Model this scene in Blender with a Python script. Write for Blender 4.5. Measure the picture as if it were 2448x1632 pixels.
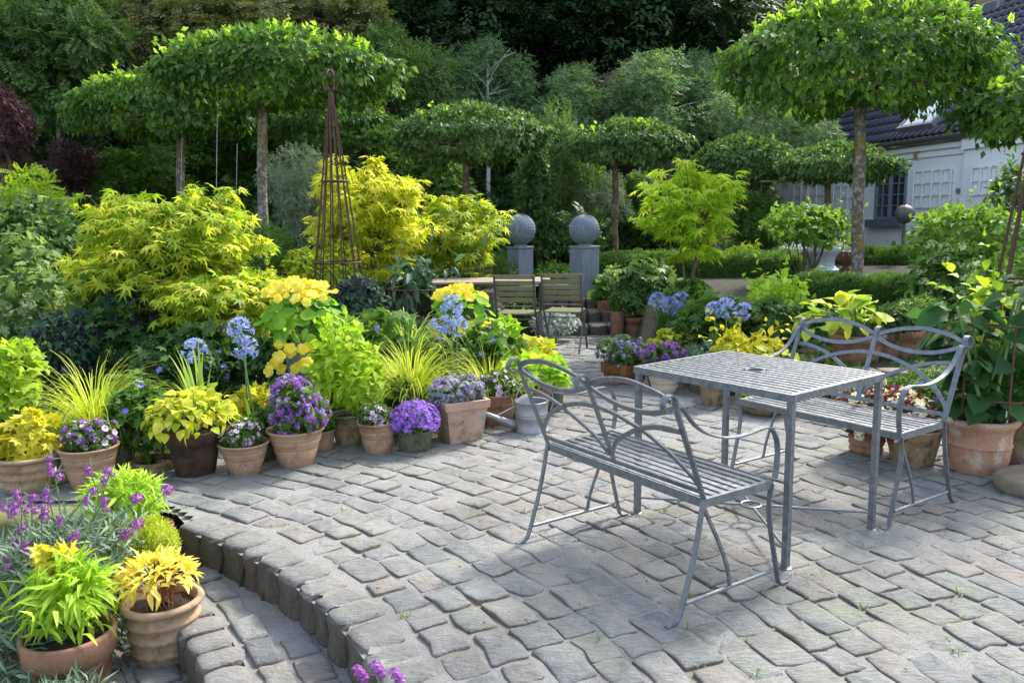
import bpy, math, random
import numpy as np
from mathutils import Matrix, Vector, noise

for o in list(bpy.data.objects): bpy.data.objects.remove(o, do_unlink=True)
SC = bpy.context.scene
COL = SC.collection
rng = np.random.default_rng(7)
random.seed(7)

# ------------------------------------------------------------------ camera
FPX, PITCH, ROLL, CAMH = 1969.9, .1478, -.0121, 1.4495
cam = bpy.data.cameras.new('camera'); camo = bpy.data.objects.new('camera', cam); COL.objects.link(camo)
camo.matrix_world = Matrix.Translation((0, 0, CAMH)) @ Matrix.Rotation(math.pi/2-PITCH, 4, 'X') @ Matrix.Rotation(ROLL, 4, 'Z')
cam.lens = FPX/2448*36; cam.sensor_width = 36; cam.clip_start = .05; cam.clip_end = 400
cam.dof.use_dof = True; cam.dof.focus_distance = 4.6; cam.dof.aperture_fstop = 11
SC.camera = camo
# ------------------------------------------------------------------ sky, sun, exposure
SUN_EL, SUN_AZ = math.radians(43), math.radians(41)      # azimuth from +Y towards +X
w = bpy.data.worlds.new('World'); SC.world = w; w.use_nodes = True
nt = w.node_tree; bg = nt.nodes['Background']
sky = nt.nodes.new('ShaderNodeTexSky'); sky.sky_type = 'NISHITA'; sky.sun_disc = False
sky.sun_elevation = SUN_EL; sky.sun_rotation = SUN_AZ; sky.air_density = 1.0; sky.dust_density = 2.5; sky.ozone_density = 1.0
hz = nt.nodes.new('ShaderNodeHueSaturation'); hz.inputs['Saturation'].default_value = .7      # thin haze whitens the whole sky
nt.links.new(sky.outputs[0], hz.inputs['Color']); nt.links.new(hz.outputs[0], bg.inputs[0]); bg.inputs[1].default_value = .15
sl = bpy.data.lights.new('sun', 'SUN'); sl.energy = 2.0; sl.angle = math.radians(9); sl.color = (1, .95, .86)
so = bpy.data.objects.new('sun', sl); COL.objects.link(so)
sd = Vector((math.sin(SUN_AZ)*math.cos(SUN_EL), math.cos(SUN_AZ)*math.cos(SUN_EL), math.sin(SUN_EL)))
so.rotation_euler = sd.to_track_quat('Z', 'Y').to_euler(); so.location = sd*40
SC.view_settings.view_transform = 'Standard'; SC.view_settings.look = 'None'
SC.view_settings.exposure = 1.9; SC.view_settings.gamma = 1; SC.view_settings.use_curve_mapping = False
SC.render.engine = 'CYCLES'; SC.cycles.max_bounces = 6; SC.cycles.transparent_max_bounces = 8
SC.cycles.diffuse_bounces = 4; SC.cycles.transmission_bounces = 4; SC.cycles.use_denoising = True

# ------------------------------------------------------------------ pixel -> world helpers (2352-wide reading of the photo)
S = 2448/2352
def ray(px, py):
    X = px*S-1224; Y = py*S-816
    cr, sr = math.cos(ROLL), math.sin(ROLL)
    x = X*cr+Y*sr; y = -X*sr+Y*cr
    cp, sp = math.cos(PITCH), math.sin(PITCH)
    return np.array([x/FPX, cp-(y/FPX)*sp, -sp-(y/FPX)*cp])
CAM = np.array([0, 0, CAMH])
def PY(px, py, Y):
    d = ray(px, py); return CAM+d*(Y/d[1])
def PZ(px, py, z=0.):
    d = ray(px, py); return CAM+d*((z-CAMH)/d[2])
def pxm(Y): return S*Y/FPX*1.01          # metres per reading pixel at distance Y
def project(P):
    P = np.atleast_2d(P)-CAM
    cp, sp = math.cos(PITCH), math.sin(PITCH)
    d = P[:, 1]*cp-P[:, 2]*sp; u = P[:, 1]*sp+P[:, 2]*cp
    x = FPX*P[:, 0]/d; y = -FPX*u/d; cr, sr = math.cos(ROLL), math.sin(ROLL)
    return (1224+x*cr-y*sr)/S, (816+x*sr+y*cr)/S, d
def sstep(a, b, x):
    t = min(1, max(0, (x-a)/(b-a))); return t*t*(3-2*t)

# ------------------------------------------------------------------ object helpers
def mesh(name, VF, m=None, smooth=False):
    V, F = VF
    me = bpy.data.meshes.new(name)
    if isinstance(F, np.ndarray):
        V = np.asarray(V, dtype=np.float32); k = F.shape[1]
        me.vertices.add(len(V)); me.vertices.foreach_set('co', V.ravel())
        me.loops.add(F.size); me.loops.foreach_set('vertex_index', F.astype(np.int32).ravel())
        me.polygons.add(len(F)); me.polygons.foreach_set('loop_start', np.arange(0, F.size, k, dtype=np.int32))
        me.update(calc_edges=True)
    else:
        me.from_pydata([tuple(v) for v in V], [], F); me.update()
    if smooth: me.polygons.foreach_set('use_smooth', [True]*len(me.polygons))
    if m: me.materials.append(m)
    return me
def thing(name, label, cat, loc=(0, 0, 0), group=None):
    o = bpy.data.objects.new(name, None); COL.objects.link(o); o.location = loc; o.empty_display_size = .1
    o['label'] = label; o['category'] = cat
    if group: o['group'] = group
    return o
def wloc(o):
    v = np.array(o.location); p = o.parent
    while p: v = v+np.array(p.location); p = p.parent
    return v
def part(name, VF, m, parent=None, smooth=False, kind=None, label=None):
    V, F = VF
    V = np.asarray(V, dtype=float)
    if parent is not None: V = V-wloc(parent)
    o = bpy.data.objects.new(name, mesh(name, (V, F), m, smooth)); COL.objects.link(o)
    if parent is not None: o.parent = parent
    if kind: o['kind'] = kind
    if label: o['label'] = label
    return o
def single(name, label, cat, VF, m, smooth=False, group=None):
    V, F = VF; V = np.asarray(V, float); c = np.array([V[:, 0].mean(), V[:, 1].mean(), V[:, 2].min()])
    o = bpy.data.objects.new(name, mesh(name, (V-c, F), m, smooth)); o.location = c; COL.objects.link(o)
    o['label'] = label; o['category'] = cat
    if group: o['group'] = group
    return o
def inst(name, me, parent, M):
    o = bpy.data.objects.new(name, me); COL.objects.link(o); o.parent = parent
    o.matrix_basis = Matrix.Translation(-Vector(wloc(parent))) @ M
    return o
def frame(p, D, N, s):
    D = np.array(D, float); D /= np.linalg.norm(D); X = np.cross(D, N); X /= (np.linalg.norm(X)+1e-9); Z = np.cross(X, D)
    return Matrix(((X[0]*s, D[0]*s, Z[0]*s, p[0]), (X[1]*s, D[1]*s, Z[1]*s, p[1]), (X[2]*s, D[2]*s, Z[2]*s, p[2]), (0, 0, 0, 1)))
def join(*L):
    Vs, Fs, n = [], [], 0
    tri = all(isinstance(f, np.ndarray) for _, f in L)
    for V, F in L:
        V = np.asarray(V, float)
        if len(V) == 0: continue
        Vs.append(V)
        if tri: Fs.append(F+n)
        else: Fs += [[int(i)+n for i in f] for f in F]
        n += len(V)
    return (np.vstack(Vs), np.vstack(Fs) if tri else Fs)
def unit(v):
    v = np.asarray(v, float); return v/(np.linalg.norm(v, axis=-1, keepdims=True)+1e-9)
def box(c, sx, sy, sz, yaw=0., bev=0.):
    V = []
    ca, sa = math.cos(yaw), math.sin(yaw)
    b = min(bev, sx/3, sy/3, sz/3)
    if b <= 0:
        P = [(x, y, z) for z in (-.5, .5) for y in (-.5, .5) for x in (-.5, .5)]
        V = [(x*sx, y*sy, z*sz) for x, y, z in P]
        F = [[0, 2, 3, 1], [4, 5, 7, 6], [0, 1, 5, 4], [2, 6, 7, 3], [0, 4, 6, 2], [1, 3, 7, 5]]
    else:
        def ring(z, i):
            hx, hy = sx/2-i, sy/2-i; k = b
            return [(-hx+k, -hy, z), (hx-k, -hy, z), (hx, -hy+k, z), (hx, hy-k, z), (hx-k, hy, z), (-hx+k, hy, z), (-hx, hy-k, z), (-hx, -hy+k, z)]
        V = ring(-sz/2, b*.6)+ring(-sz/2+b, 0)+ring(sz/2-b, 0)+ring(sz/2, b*.6)
        F = [list(range(7, -1, -1)), list(range(24, 32))]
        for r in range(3):
            for i in range(8): F.append([r*8+i, r*8+(i+1) % 8, r*8+8+(i+1) % 8, r*8+8+i])
    V = np.array([(x*ca-y*sa+c[0], x*sa+y*ca+c[1], z+c[2]) for x, y, z in V])
    return V, F
def sweep(pts, wv, a, b, closed=False):
    """flat bar: width a along the fixed direction wv, thickness b in the bend plane"""
    P = np.array(pts, float); wv = unit(np.array(wv, float)); n = len(P)
    T = unit(np.gradient(P, axis=0)) if not closed else unit(np.roll(P, -1, 0)-np.roll(P, 1, 0))
    B = unit(np.cross(T, wv))
    V = np.stack([P+wv*a/2+B*b/2, P-wv*a/2+B*b/2, P-wv*a/2-B*b/2, P+wv*a/2-B*b/2], 1).reshape(-1, 3)
    F = []
    for i in range(n if closed else n-1):
        j = (i+1) % n
        for k in range(4): F.append([i*4+k, i*4+(k+1) % 4, j*4+(k+1) % 4, j*4+k])
    if not closed: F += [[0, 3, 2, 1], [n*4-4, n*4-3, n*4-2, n*4-1]]
    return V, F
def tube(pts, r, seg=8, closed=False):
    P = np.array(pts, float); n = len(P); R = np.full(n, r) if np.isscalar(r) else np.array(r, float)
    T = unit(np.gradient(P, axis=0)) if not closed else unit(np.roll(P, -1, 0)-np.roll(P, 1, 0))
    ref = np.array([0, 0, 1.]) if abs(T[:, 2]).mean() < .8 else np.array([1., 0, 0])
    X = unit(np.cross(T, ref)); Y = np.cross(T, X)
    an = np.arange(seg)*2*math.pi/seg
    V = (P[:, None]+R[:, None, None]*(np.cos(an)[None, :, None]*X[:, None]+np.sin(an)[None, :, None]*Y[:, None])).reshape(-1, 3)
    F = []
    for i in range(n if closed else n-1):
        j = (i+1) % n
        for k in range(seg): F.append([i*seg+k, i*seg+(k+1) % seg, j*seg+(k+1) % seg, j*seg+k])
    if not closed: F += [list(range(seg-1, -1, -1)), list(range((n-1)*seg, n*seg))]
    return V, F
def lathe(prof, c, seg=40, wob=0.):
    V, F = [], []; n = len(prof)
    for r, z in prof:
        for k in range(seg):
            a = 2*math.pi*k/seg; q = r*(1+wob*math.sin(2*a+1)+wob*.5*math.sin(3*a))
            V.append((c[0]+q*math.cos(a), c[1]+q*math.sin(a), c[2]+z))
    for i in range(n-1):
        for k in range(seg): F.append([i*seg+k, i*seg+(k+1) % seg, (i+1)*seg+(k+1) % seg, (i+1)*seg+k])
    return np.array(V), F
def spline(pts, n=24):
    P = np.array(pts, float); m = len(P); out = []
    for t in np.linspace(0, m-1, n):
        i = min(int(t), m-2); f = t-i
        p0, p1, p2, p3 = P[max(i-1, 0)], P[i], P[i+1], P[min(i+2, m-1)]
        out.append(.5*((2*p1)+(-p0+p2)*f+(2*p0-5*p1+4*p2-p3)*f*f+(-p0+3*p1-3*p2+p3)*f**3))
    return np.array(out)

# ------------------------------------------------------------------ materials
def newmat(name):
    m = bpy.data.materials.new(name); m.use_nodes = True
    N, L = m.node_tree.nodes, m.node_tree.links
    return m, N, L, N['Principled BSDF']
def nz(N, L, sc, det=4, rough=.6, vec=None, dist=0.):
    t = N.new('ShaderNodeTexNoise'); t.inputs['Scale'].default_value = sc; t.inputs['Detail'].default_value = det
    t.inputs['Roughness'].default_value = rough; t.inputs['Distortion'].default_value = dist
    if vec is None:
        g = N.new('ShaderNodeTexCoord'); vec = g.outputs['Object']
    L.new(vec, t.inputs['Vector']); return t.outputs['Fac']
def ramp(N, L, fac, stops):
    r = N.new('ShaderNodeValToRGB'); L.new(fac, r.inputs[0]); e = r.color_ramp.elements
    while len(e) < len(stops): e.new(.5)
    for i, (p, c) in enumerate(stops):
        e[i].position = p; e[i].color = (c[0], c[1], c[2], 1) if not np.isscalar(c) else (c, c, c, 1)
    return r.outputs[0]
def mixc(N, L, fac, a, b, mode='MIX'):
    x = N.new('ShaderNodeMix'); x.data_type = 'RGBA'; x.blend_type = mode
    for s_, v in ((0, fac), (6, a), (7, b)):
        if hasattr(v, 'links'): L.new(v, x.inputs[s_])
        elif np.isscalar(v): x.inputs[s_].default_value = v
        else: x.inputs[s_].default_value = (v[0], v[1], v[2], 1)
    return x.outputs[2]
def bump(N, L, p, h, st=.5, d=.01):
    b = N.new('ShaderNodeBump'); b.inputs['Strength'].default_value = st; b.inputs['Distance'].default_value = d
    L.new(h, b.inputs['Height']); L.new(b.outputs[0], p.inputs['Normal'])
def math_(N, L, op, a, b=0.):
    x = N.new('ShaderNodeMath'); x.operation = op
    for i, v in enumerate((a, b)):
        if hasattr(v, 'links'): L.new(v, x.inputs[i])
        else: x.inputs[i].default_value = v
    return x.outputs[0]
def island(N, L, rep=False):
    g = N.new('ShaderNodeNewGeometry'); o = N.new('ShaderNodeObjectInfo')
    return math_(N, L, 'FRACT', math_(N, L, 'ADD', g.outputs['Random Per Island'], o.outputs['Random']))

LM = {}
def leafmat(name, c1, c2, c3=None, tr=.35, rough=.58, spec=.2):
    """leaf colour varies leaf by leaf between c1..c2(..c3)"""
    m, N, L, p = newmat(name)
    f = island(N, L)
    st = [(0, c1), (1, c2)] if c3 is None else [(0, c1), (.55, c2), (1, c3)]
    c = ramp(N, L, f, st)
    L.new(c, p.inputs['Base Color']); p.inputs['Roughness'].default_value = rough; p.inputs['Specular IOR Level'].default_value = spec
    if tr > 0:
        t = N.new('ShaderNodeBsdfTranslucent')
        tc = mixc(N, L, 1., c, (1.0, 1.0, .55), 'MULTIPLY'); hs = N.new('ShaderNodeHueSaturation'); hs.inputs['Value'].default_value = 1.5
        L.new(tc, hs.inputs['Color']); L.new(hs.outputs[0], t.inputs['Color'])
        mx = N.new('ShaderNodeMixShader'); mx.inputs[0].default_value = tr
        L.new(p.outputs[0], mx.inputs[1]); L.new(t.outputs[0], mx.inputs[2]); L.new(mx.outputs[0], N['Material Output'].inputs[0])
    LM[name] = m; return m
leafmat('mid_green', (.045, .11, .018), (.09, .18, .03), (.14, .24, .04))
leafmat('fresh_green', (.08, .17, .028), (.14, .25, .035), (.21, .34, .055), tr=.4)
leafmat('hornbeam_green', (.045, .10, .02), (.08, .17, .028), (.15, .27, .04), tr=.4, spec=.28)
leafmat('hornbeam_shoot', (.22, .38, .04), (.36, .50, .06), tr=.5)
leafmat('deep_green', (.026, .065, .018), (.05, .11, .028), (.085, .16, .04), tr=.3)
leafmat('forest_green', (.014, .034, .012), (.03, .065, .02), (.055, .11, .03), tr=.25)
leafmat('yew_green', (.045, .105, .024), (.09, .18, .034), (.18, .29, .055), tr=.3)
leafmat('grey_green', (.11, .17, .11), (.17, .24, .16), (.24, .31, .22), tr=.2)
leafmat('blue_green', (.03, .075, .05), (.06, .12, .075), (.09, .16, .10), tr=.25)
leafmat('pale_green', (.11, .19, .06), (.17, .27, .09), (.25, .34, .12), tr=.35)
leafmat('birch_green', (.07, .14, .05), (.13, .22, .09), (.24, .34, .18), tr=.3)
leafmat('wood_green', (.05, .11, .03), (.09, .17, .05), (.18, .26, .07), tr=.3)
leafmat('bronze_green', (.13, .17, .06), (.20, .22, .08), (.28, .25, .11), tr=.3)
leafmat('lime', (.18, .32, .02), (.30, .44, .03), (.42, .52, .05), tr=.4)
leafmat('lime_bright', (.22, .40, .03), (.34, .52, .045), (.46, .60, .08), tr=.4)
leafmat('acer_yellow', (.15, .28, .02), (.33, .42, .03), (.60, .58, .08), tr=.45)
leafmat('acer_lime', (.22, .40, .02), (.36, .52, .03), (.58, .64, .08), tr=.5)
leafmat('acer_gold', (.28, .38, .02), (.50, .52, .03), (.74, .68, .12), tr=.5)
leafmat('yellow', (.34, .38, .02), (.52, .48, .03), (.68, .60, .09), tr=.35)
leafmat('butter', (.60, .52, .06), (.78, .64, .11), (.86, .74, .22), tr=.35)
leafmat('coleus', (.26, .36, .02), (.46, .47, .03), (.64, .58, .10), tr=.35)
leafmat('gold_grass', (.26, .36, .02), (.42, .50, .04), (.60, .60, .12), tr=.35)
leafmat('iris_green', (.18, .30, .05), (.30, .42, .08), (.46, .52, .16), tr=.3)
leafmat('purple_leaf', (.03, .014, .018), (.06, .022, .026), (.11, .05, .045), tr=.2, spec=.5)
leafmat('smoke_purple', (.03, .02, .045), (.05, .05, .07), (.05, .09, .06), tr=.2)
leafmat('nasturtium_leaf', (.11, .27, .03), (.19, .38, .045), (.30, .48, .07), tr=.45, spec=.1)
leafmat('hosta', (.34, .46, .04), (.52, .55, .06), (.16, .30, .05), tr=.4)
leafmat('dahlia_leaf', (.02, .06, .02), (.035, .095, .03), (.07, .16, .045), tr=.3, spec=.12, rough=.6)
leafmat('feather_green', (.05, .14, .03), (.09, .21, .04), (.14, .28, .06), tr=.3)
leafmat('red_leaf', (.10, .02, .015), (.18, .03, .025), (.06, .09, .02), tr=.2)
leafmat('cabbage', (.16, .06, .14), (.24, .10, .20), tr=.2)
leafmat('silver', (.40, .46, .44), (.52, .58, .55), (.30, .38, .33), tr=.1)
leafmat('flower_yellow', (.72, .58, .03), (.78, .66, .07), (.82, .74, .22), tr=.3)
leafmat('flower_blue', (.20, .26, .60), (.30, .37, .72), (.44, .50, .80), tr=.25)
leafmat('flower_violet', (.20, .08, .52), (.30, .14, .62), (.42, .24, .72), tr=.25)
leafmat('flower_lilac', (.28, .18, .55), (.42, .30, .70), (.56, .42, .78), tr=.25)
leafmat('flower_magenta', (.20, .05, .36), (.30, .10, .48), (.42, .20, .60), tr=.25)
leafmat('flower_mauve', (.20, .05, .28), (.34, .10, .42), (.48, .20, .56), tr=.25)
leafmat('flower_pink', (.55, .34, .62), (.72, .55, .76), (.84, .74, .84), tr=.25)
leafmat('flower_white', (.78, .78, .66), (.86, .84, .74), tr=.25)
leafmat('flower_pale', (.50, .56, .30), (.66, .70, .44), tr=.25)
leafmat('flower_geranium', (.20, .18, .62), (.28, .24, .74), tr=.25)
leafmat('flower_dark', (.03, .012, .05), (.07, .03, .09), tr=.1)

def barkmat(name, c1, c2, c3, li=.5):
    m, N, L, p = newmat(name)
    g = N.new('ShaderNodeTexCoord'); mp = N.new('ShaderNodeMapping'); mp.inputs['Scale'].default_value = (1, 1, .35); L.new(g.outputs['Object'], mp.inputs[0])
    a = nz(N, L, 28, 5, .65, mp.outputs[0]); b = nz(N, L, 16, 3, .6)
    c = ramp(N, L, a, [(.3, c1), (.7, c2)]); k = ramp(N, L, b, [(li-.06, 0), (li+.04, 1)])
    k2 = ramp(N, L, nz(N, L, 9, 3, .6), [(.55, 0), (.63, 1)])
    c = mixc(N, L, k, c, c3); c = mixc(N, L, k2, c, (.22, .16, .03))
    L.new(c, p.inputs['Base Color']); p.inputs['Roughness'].default_value = .9; p.inputs['Specular IOR Level'].default_value = .2
    bump(N, L, p, a, .8, .012); return m
BARK = barkmat('lichen_bark', (.085, .068, .05), (.16, .135, .10), (.25, .245, .215), .55)
BARKD = barkmat('brown_bark', (.07, .05, .035), (.14, .10, .07), (.2, .18, .15), .62)
BIRCH = barkmat('birch_bark', (.45, .45, .43), (.62, .62, .6), (.1, .09, .08), .66)
def twigmat():
    m, N, L, p = newmat('twig'); p.inputs['Base Color'].default_value = (.07, .05, .035, 1); p.inputs['Roughness'].default_value = .8; return m
TWIG = twigmat()
def stemmat():
    m, N, L, p = newmat('green_stem'); p.inputs['Base Color'].default_value = (.10, .19, .05, 1); p.inputs['Roughness'].default_value = .6; return m
STEM = stemmat()
def potmat(name, c1, c2, stain=None, amt=.5, pale=None, pamt=.5):
    m, N, L, p = newmat(name)
    a = nz(N, L, 7, 5, .65); f = nz(N, L, 60, 3, .6); b = nz(N, L, 11, 6, .7, dist=.4); e = nz(N, L, 5, 6, .72, dist=.6)
    c = ramp(N, L, a, [(.3, c1), (.7, c2)])
    if stain: c = mixc(N, L, ramp(N, L, b, [(amt-.05, 0), (amt+.14, 1)]), c, stain)
    if pale: c = mixc(N, L, ramp(N, L, e, [(pamt-.03, 0), (pamt+.12, 1)]), c, pale)
    c = mixc(N, L, .25, c, ramp(N, L, f, [(.3, .35), (.7, 1)]), 'MULTIPLY')
    L.new(c, p.inputs['Base Color']); p.inputs['Roughness'].default_value = .85; p.inputs['Specular IOR Level'].default_value = .25
    bump(N, L, p, f, .25, .004); return m
PM = dict(
    terra=potmat('terracotta', (.27, .135, .085), (.36, .195, .125), (.15, .085, .05), .52, (.46, .34, .25), .62),
    beige=potmat('pale_terracotta', (.35, .21, .135), (.44, .285, .19), (.24, .13, .08), .55, (.50, .42, .33), .64),
    cream=potmat('cream_clay', (.30, .20, .125), (.40, .285, .185), (.16, .12, .06), .54, (.44, .36, .27), .6),
    white=potmat('whitewashed_clay', (.55, .46, .35), (.64, .55, .44), (.36, .26, .18), .66),
    dark=potmat('blackened_clay', (.05, .032, .024), (.10, .055, .035), (.025, .02, .016), .5, (.22, .085, .04), .63),
    mossy=potmat('mossy_clay', (.30, .20, .13), (.38, .28, .19), (.12, .14, .05), .5, (.42, .38, .29), .6),
    green=potmat('algae_clay', (.10, .10, .065), (.17, .16, .11), (.06, .075, .035), .5, (.25, .24, .17), .62),
    rusty=potmat('rusty_orange_clay', (.22, .085, .03), (.34, .15, .05), (.10, .06, .03), .52, (.26, .27, .20), .6),
    mottled=potmat('mottled_clay', (.26, .17, .10), (.38, .26, .16), (.10, .08, .04), .5, (.44, .35, .25), .62),
    salt=potmat('salt_stained_clay', (.36, .19, .12), (.44, .25, .16), (.16, .11, .06), .58, (.52, .46, .38), .52),
    squar=potmat('algae_square_clay', (.40, .24, .18), (.48, .33, .26), (.16, .15, .07), .55, (.36, .38, .30), .55),
    zinc=potmat('dull_zinc', (.17, .18, .20), (.25, .26, .28), (.12, .12, .13), .55, (.34, .35, .36), .62),
    iron=potmat('rusty_cast_iron', (.13, .065, .045), (.18, .10, .07)),
    slate=potmat('black_bowl', (.03, .03, .03), (.05, .05, .05)))
def soilmat():
    m, N, L, p = newmat('dark_soil'); a = nz(N, L, 45, 6, .7)
    L.new(ramp(N, L, a, [(.3, (.012, .008, .006)), (.7, (.05, .034, .022))]), p.inputs['Base Color']); p.inputs['Roughness'].default_value = 1
    bump(N, L, p, a, 1, .02); return m
SOIL = soilmat()
def metalmat(name, c1, c2, metal=.65, rough=.42, sc=35):
    m, N, L, p = newmat(name); a = nz(N, L, sc, 4, .65, dist=.5); b = nz(N, L, 160, 3, .6)
    c = ramp(N, L, a, [(.32, c1), (.68, c2)]); c = mixc(N, L, ramp(N, L, b, [(.62, 0), (.75, .35)]), c, (min(1, c2[0]*1.6), min(1, c2[1]*1.6), min(1, c2[2]*1.6)))
    L.new(c, p.inputs['Base Color']); p.inputs['Metallic'].default_value = metal
    L.new(ramp(N, L, a, [(.3, rough-.08), (.7, rough+.12)]), p.inputs['Roughness']); bump(N, L, p, b, .15, .002); return m
GALV = metalmat('galvanised_steel', (.11, .122, .138), (.20, .215, .235), .6, .44)
GALVL = metalmat('galvanised_can', (.22, .235, .25), (.34, .35, .37), .5, .5, 14)
RUST = metalmat('rusty_iron', (.045, .022, .016), (.11, .052, .032), .1, .75, 60)
DARKM = metalmat('dark_steel', (.07, .072, .068), (.13, .13, .12), .4, .5)
def woodmat(name, c1, c2, c3):
    m, N, L, p = newmat(name); g = N.new('ShaderNodeTexCoord'); mp = N.new('ShaderNodeMapping'); mp.inputs['Scale'].default_value = (2, 2, 30); L.new(g.outputs['Object'], mp.inputs[0])
    a = nz(N, L, 6, 5, .6, mp.outputs[0]); b = nz(N, L, 7, 4, .6)
    c = ramp(N, L, a, [(.3, c1), (.7, c2)]); c = mixc(N, L, ramp(N, L, b, [(.45, 0), (.62, 1)]), c, c3)
    f = island(N, L); c = mixc(N, L, .5, c, ramp(N, L, f, [(0, .55), (1, 1)]), 'MULTIPLY')
    L.new(c, p.inputs['Base Color']); p.inputs['Roughness'].default_value = .8; bump(N, L, p, a, .3, .004); return m
WOODG = woodmat('algae_wood', (.13, .11, .06), (.22, .18, .11), (.16, .17, .05))
WOODT = woodmat('weathered_table_wood', (.22, .17, .12), (.32, .26, .19), (.28, .22, .16))

def stonemat(name, tints, dust, side=(.16, .13, .10), dustamt=.55, bstr=.9):
    m, N, L, p = newmat(name)
    g = N.new('ShaderNodeTexCoord'); geo = N.new('ShaderNodeNewGeometry')
    o = geo.outputs['Position']
    mp = N.new('ShaderNodeMapping'); mp.inputs['Rotation'].default_value = (0, 0, .9); mp.inputs['Scale'].default_value = (1, 3.2, 1); L.new(o, mp.inputs[0])
    f = island(N, L)
    c = ramp(N, L, f, [(i/(len(tints)-1), t) for i, t in enumerate(tints)])
    a = nz(N, L, 22, 6, .7, mp.outputs[0], .6); b = nz(N, L, 90, 4, .7, o); d = nz(N, L, 2.2, 5, .62, o, .3); e = nz(N, L, 9, 5, .7, o)
    c = mixc(N, L, .6, c, ramp(N, L, a, [(.28, .42), (.5, .85), (.72, 1.25)]), 'MULTIPLY')
    c = mixc(N, L, .35, c, ramp(N, L, b, [(.3, .45), (.7, 1.2)]), 'MULTIPLY')
    k = math_(N, L, 'MULTIPLY', ramp(N, L, math_(N, L, 'ADD', math_(N, L, 'MULTIPLY', d, .6), math_(N, L, 'MULTIPLY', e, .4)), [(dustamt-.12, 0), (dustamt+.12, 1)]), .75)
    c = mixc(N, L, k, c, dust)
    moss = ramp(N, L, nz(N, L, 1.1, 4, .6, o), [(.56, 0), (.7, .45)]); c = mixc(N, L, moss, c, (.20, .24, .12))
    # brown flanks: steep faces of each stone are mixed towards the side colour
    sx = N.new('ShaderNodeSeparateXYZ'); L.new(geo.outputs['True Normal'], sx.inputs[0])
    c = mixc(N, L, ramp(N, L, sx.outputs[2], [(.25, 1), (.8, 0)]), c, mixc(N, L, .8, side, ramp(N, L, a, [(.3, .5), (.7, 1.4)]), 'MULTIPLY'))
    L.new(c, p.inputs['Base Color']); p.inputs['Roughness'].default_value = .8; p.inputs['Specular IOR Level'].default_value = .3
    h = math_(N, L, 'ADD', math_(N, L, 'MULTIPLY', a, .8), math_(N, L, 'MULTIPLY', b, .3)); bump(N, L, p, h, bstr, .022); return m
COBBLE = stonemat('granite_sett', [(.14, .155, .165), (.195, .202, .198), (.225, .205, .188), (.15, .18, .152), (.25, .215, .19), (.16, .175, .182), (.22, .223, .214), (.11, .122, .132)], (.31, .308, .285), dustamt=.50, bstr=1.)
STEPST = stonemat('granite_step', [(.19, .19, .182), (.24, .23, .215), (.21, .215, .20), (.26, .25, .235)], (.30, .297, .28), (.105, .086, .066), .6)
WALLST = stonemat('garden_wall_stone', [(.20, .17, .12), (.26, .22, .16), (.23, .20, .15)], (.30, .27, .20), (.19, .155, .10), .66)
def sandmat():
    m, N, L, p = newmat('joint_sand'); geo = N.new('ShaderNodeNewGeometry'); o = geo.outputs['Position']
    a = nz(N, L, 160, 4, .8, o); b = nz(N, L, 3, 4, .6, o); g = nz(N, L, 7, 5, .7, o)
    c = ramp(N, L, a, [(.30, (.075, .07, .06)), (.47, (.205, .205, .196)), (.66, (.32, .32, .31))])
    c = mixc(N, L, ramp(N, L, b, [(.36, .6), (.52, 0)]), c, (.17, .145, .11)); c = mixc(N, L, ramp(N, L, g, [(.60, 0), (.70, .7)]), c, (.10, .13, .04))
    L.new(c, p.inputs['Base Color']); p.inputs['Roughness'].default_value = 1; bump(N, L, p, a, 1, .006); return m
SAND = sandmat()
def groundmat():
    m, N, L, p = newmat('garden_soil'); geo = N.new('ShaderNodeNewGeometry'); o = geo.outputs['Position']; a = nz(N, L, 30, 5, .7, o); b = nz(N, L, 3, 4, .6, o)
    c = ramp(N, L, a, [(.3, (.012, .010, .007)), (.7, (.05, .038, .025))]); c = mixc(N, L, ramp(N, L, b, [(.4, 0), (.6, .8)]), c, (.02, .035, .012))
    L.new(c, p.inputs['Base Color']); p.inputs['Roughness'].default_value = 1; bump(N, L, p, a, 1, .03); return m
GROUND = groundmat()
def slatemat():
    m, N, L, p = newmat('blue_stone'); g = N.new('ShaderNodeTexCoord'); mp = N.new('ShaderNodeMapping'); mp.inputs['Scale'].default_value = (6, 6, .8); L.new(g.outputs['Object'], mp.inputs[0])
    a = nz(N, L, 7, 5, .7, mp.outputs[0]); b = nz(N, L, 5, 4, .6)
    c = ramp(N, L, a, [(.3, (.10, .125, .16)), (.7, (.21, .245, .29))]); c = mixc(N, L, ramp(N, L, b, [(.55, 0), (.75, .4)]), c, (.28, .27, .24))
    L.new(c, p.inputs['Base Color']); p.inputs['Roughness'].default_value = .7; bump(N, L, p, a, .4, .006); return m
SLATE = slatemat()
def plain(name, c, rough=.6, metal=0., var=.15, sc=6):
    m, N, L, p = newmat(name); a = nz(N, L, sc, 5, .6)
    L.new(mixc(N, L, var, c, ramp(N, L, a, [(.3, .3), (.7, 1.2)]), 'MULTIPLY'), p.inputs['Base Color']); p.inputs['Roughness'].default_value = rough; p.inputs['Metallic'].default_value = metal
    return m
WALLW = plain('white_render', (.86, .875, .89), .85, 0, .08, 2)
TRIMW = plain('white_paint', (.86, .87, .88), .6, 0, .05)
FRAMEG = plain('blue_grey_paint', (.20, .235, .29), .5)
SILLG = plain('grey_sill', (.13, .15, .185), .6)
GUTTER = plain('gutter_zinc', (.10, .09, .085), .5, .3)
TILE = plain('glazed_black_tile', (.06, .06, .085), .3, 0, .35, 3)
CHIMB = plain('ochre_brick', (.36, .27, .13), .9, 0, .4, 9)
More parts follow.
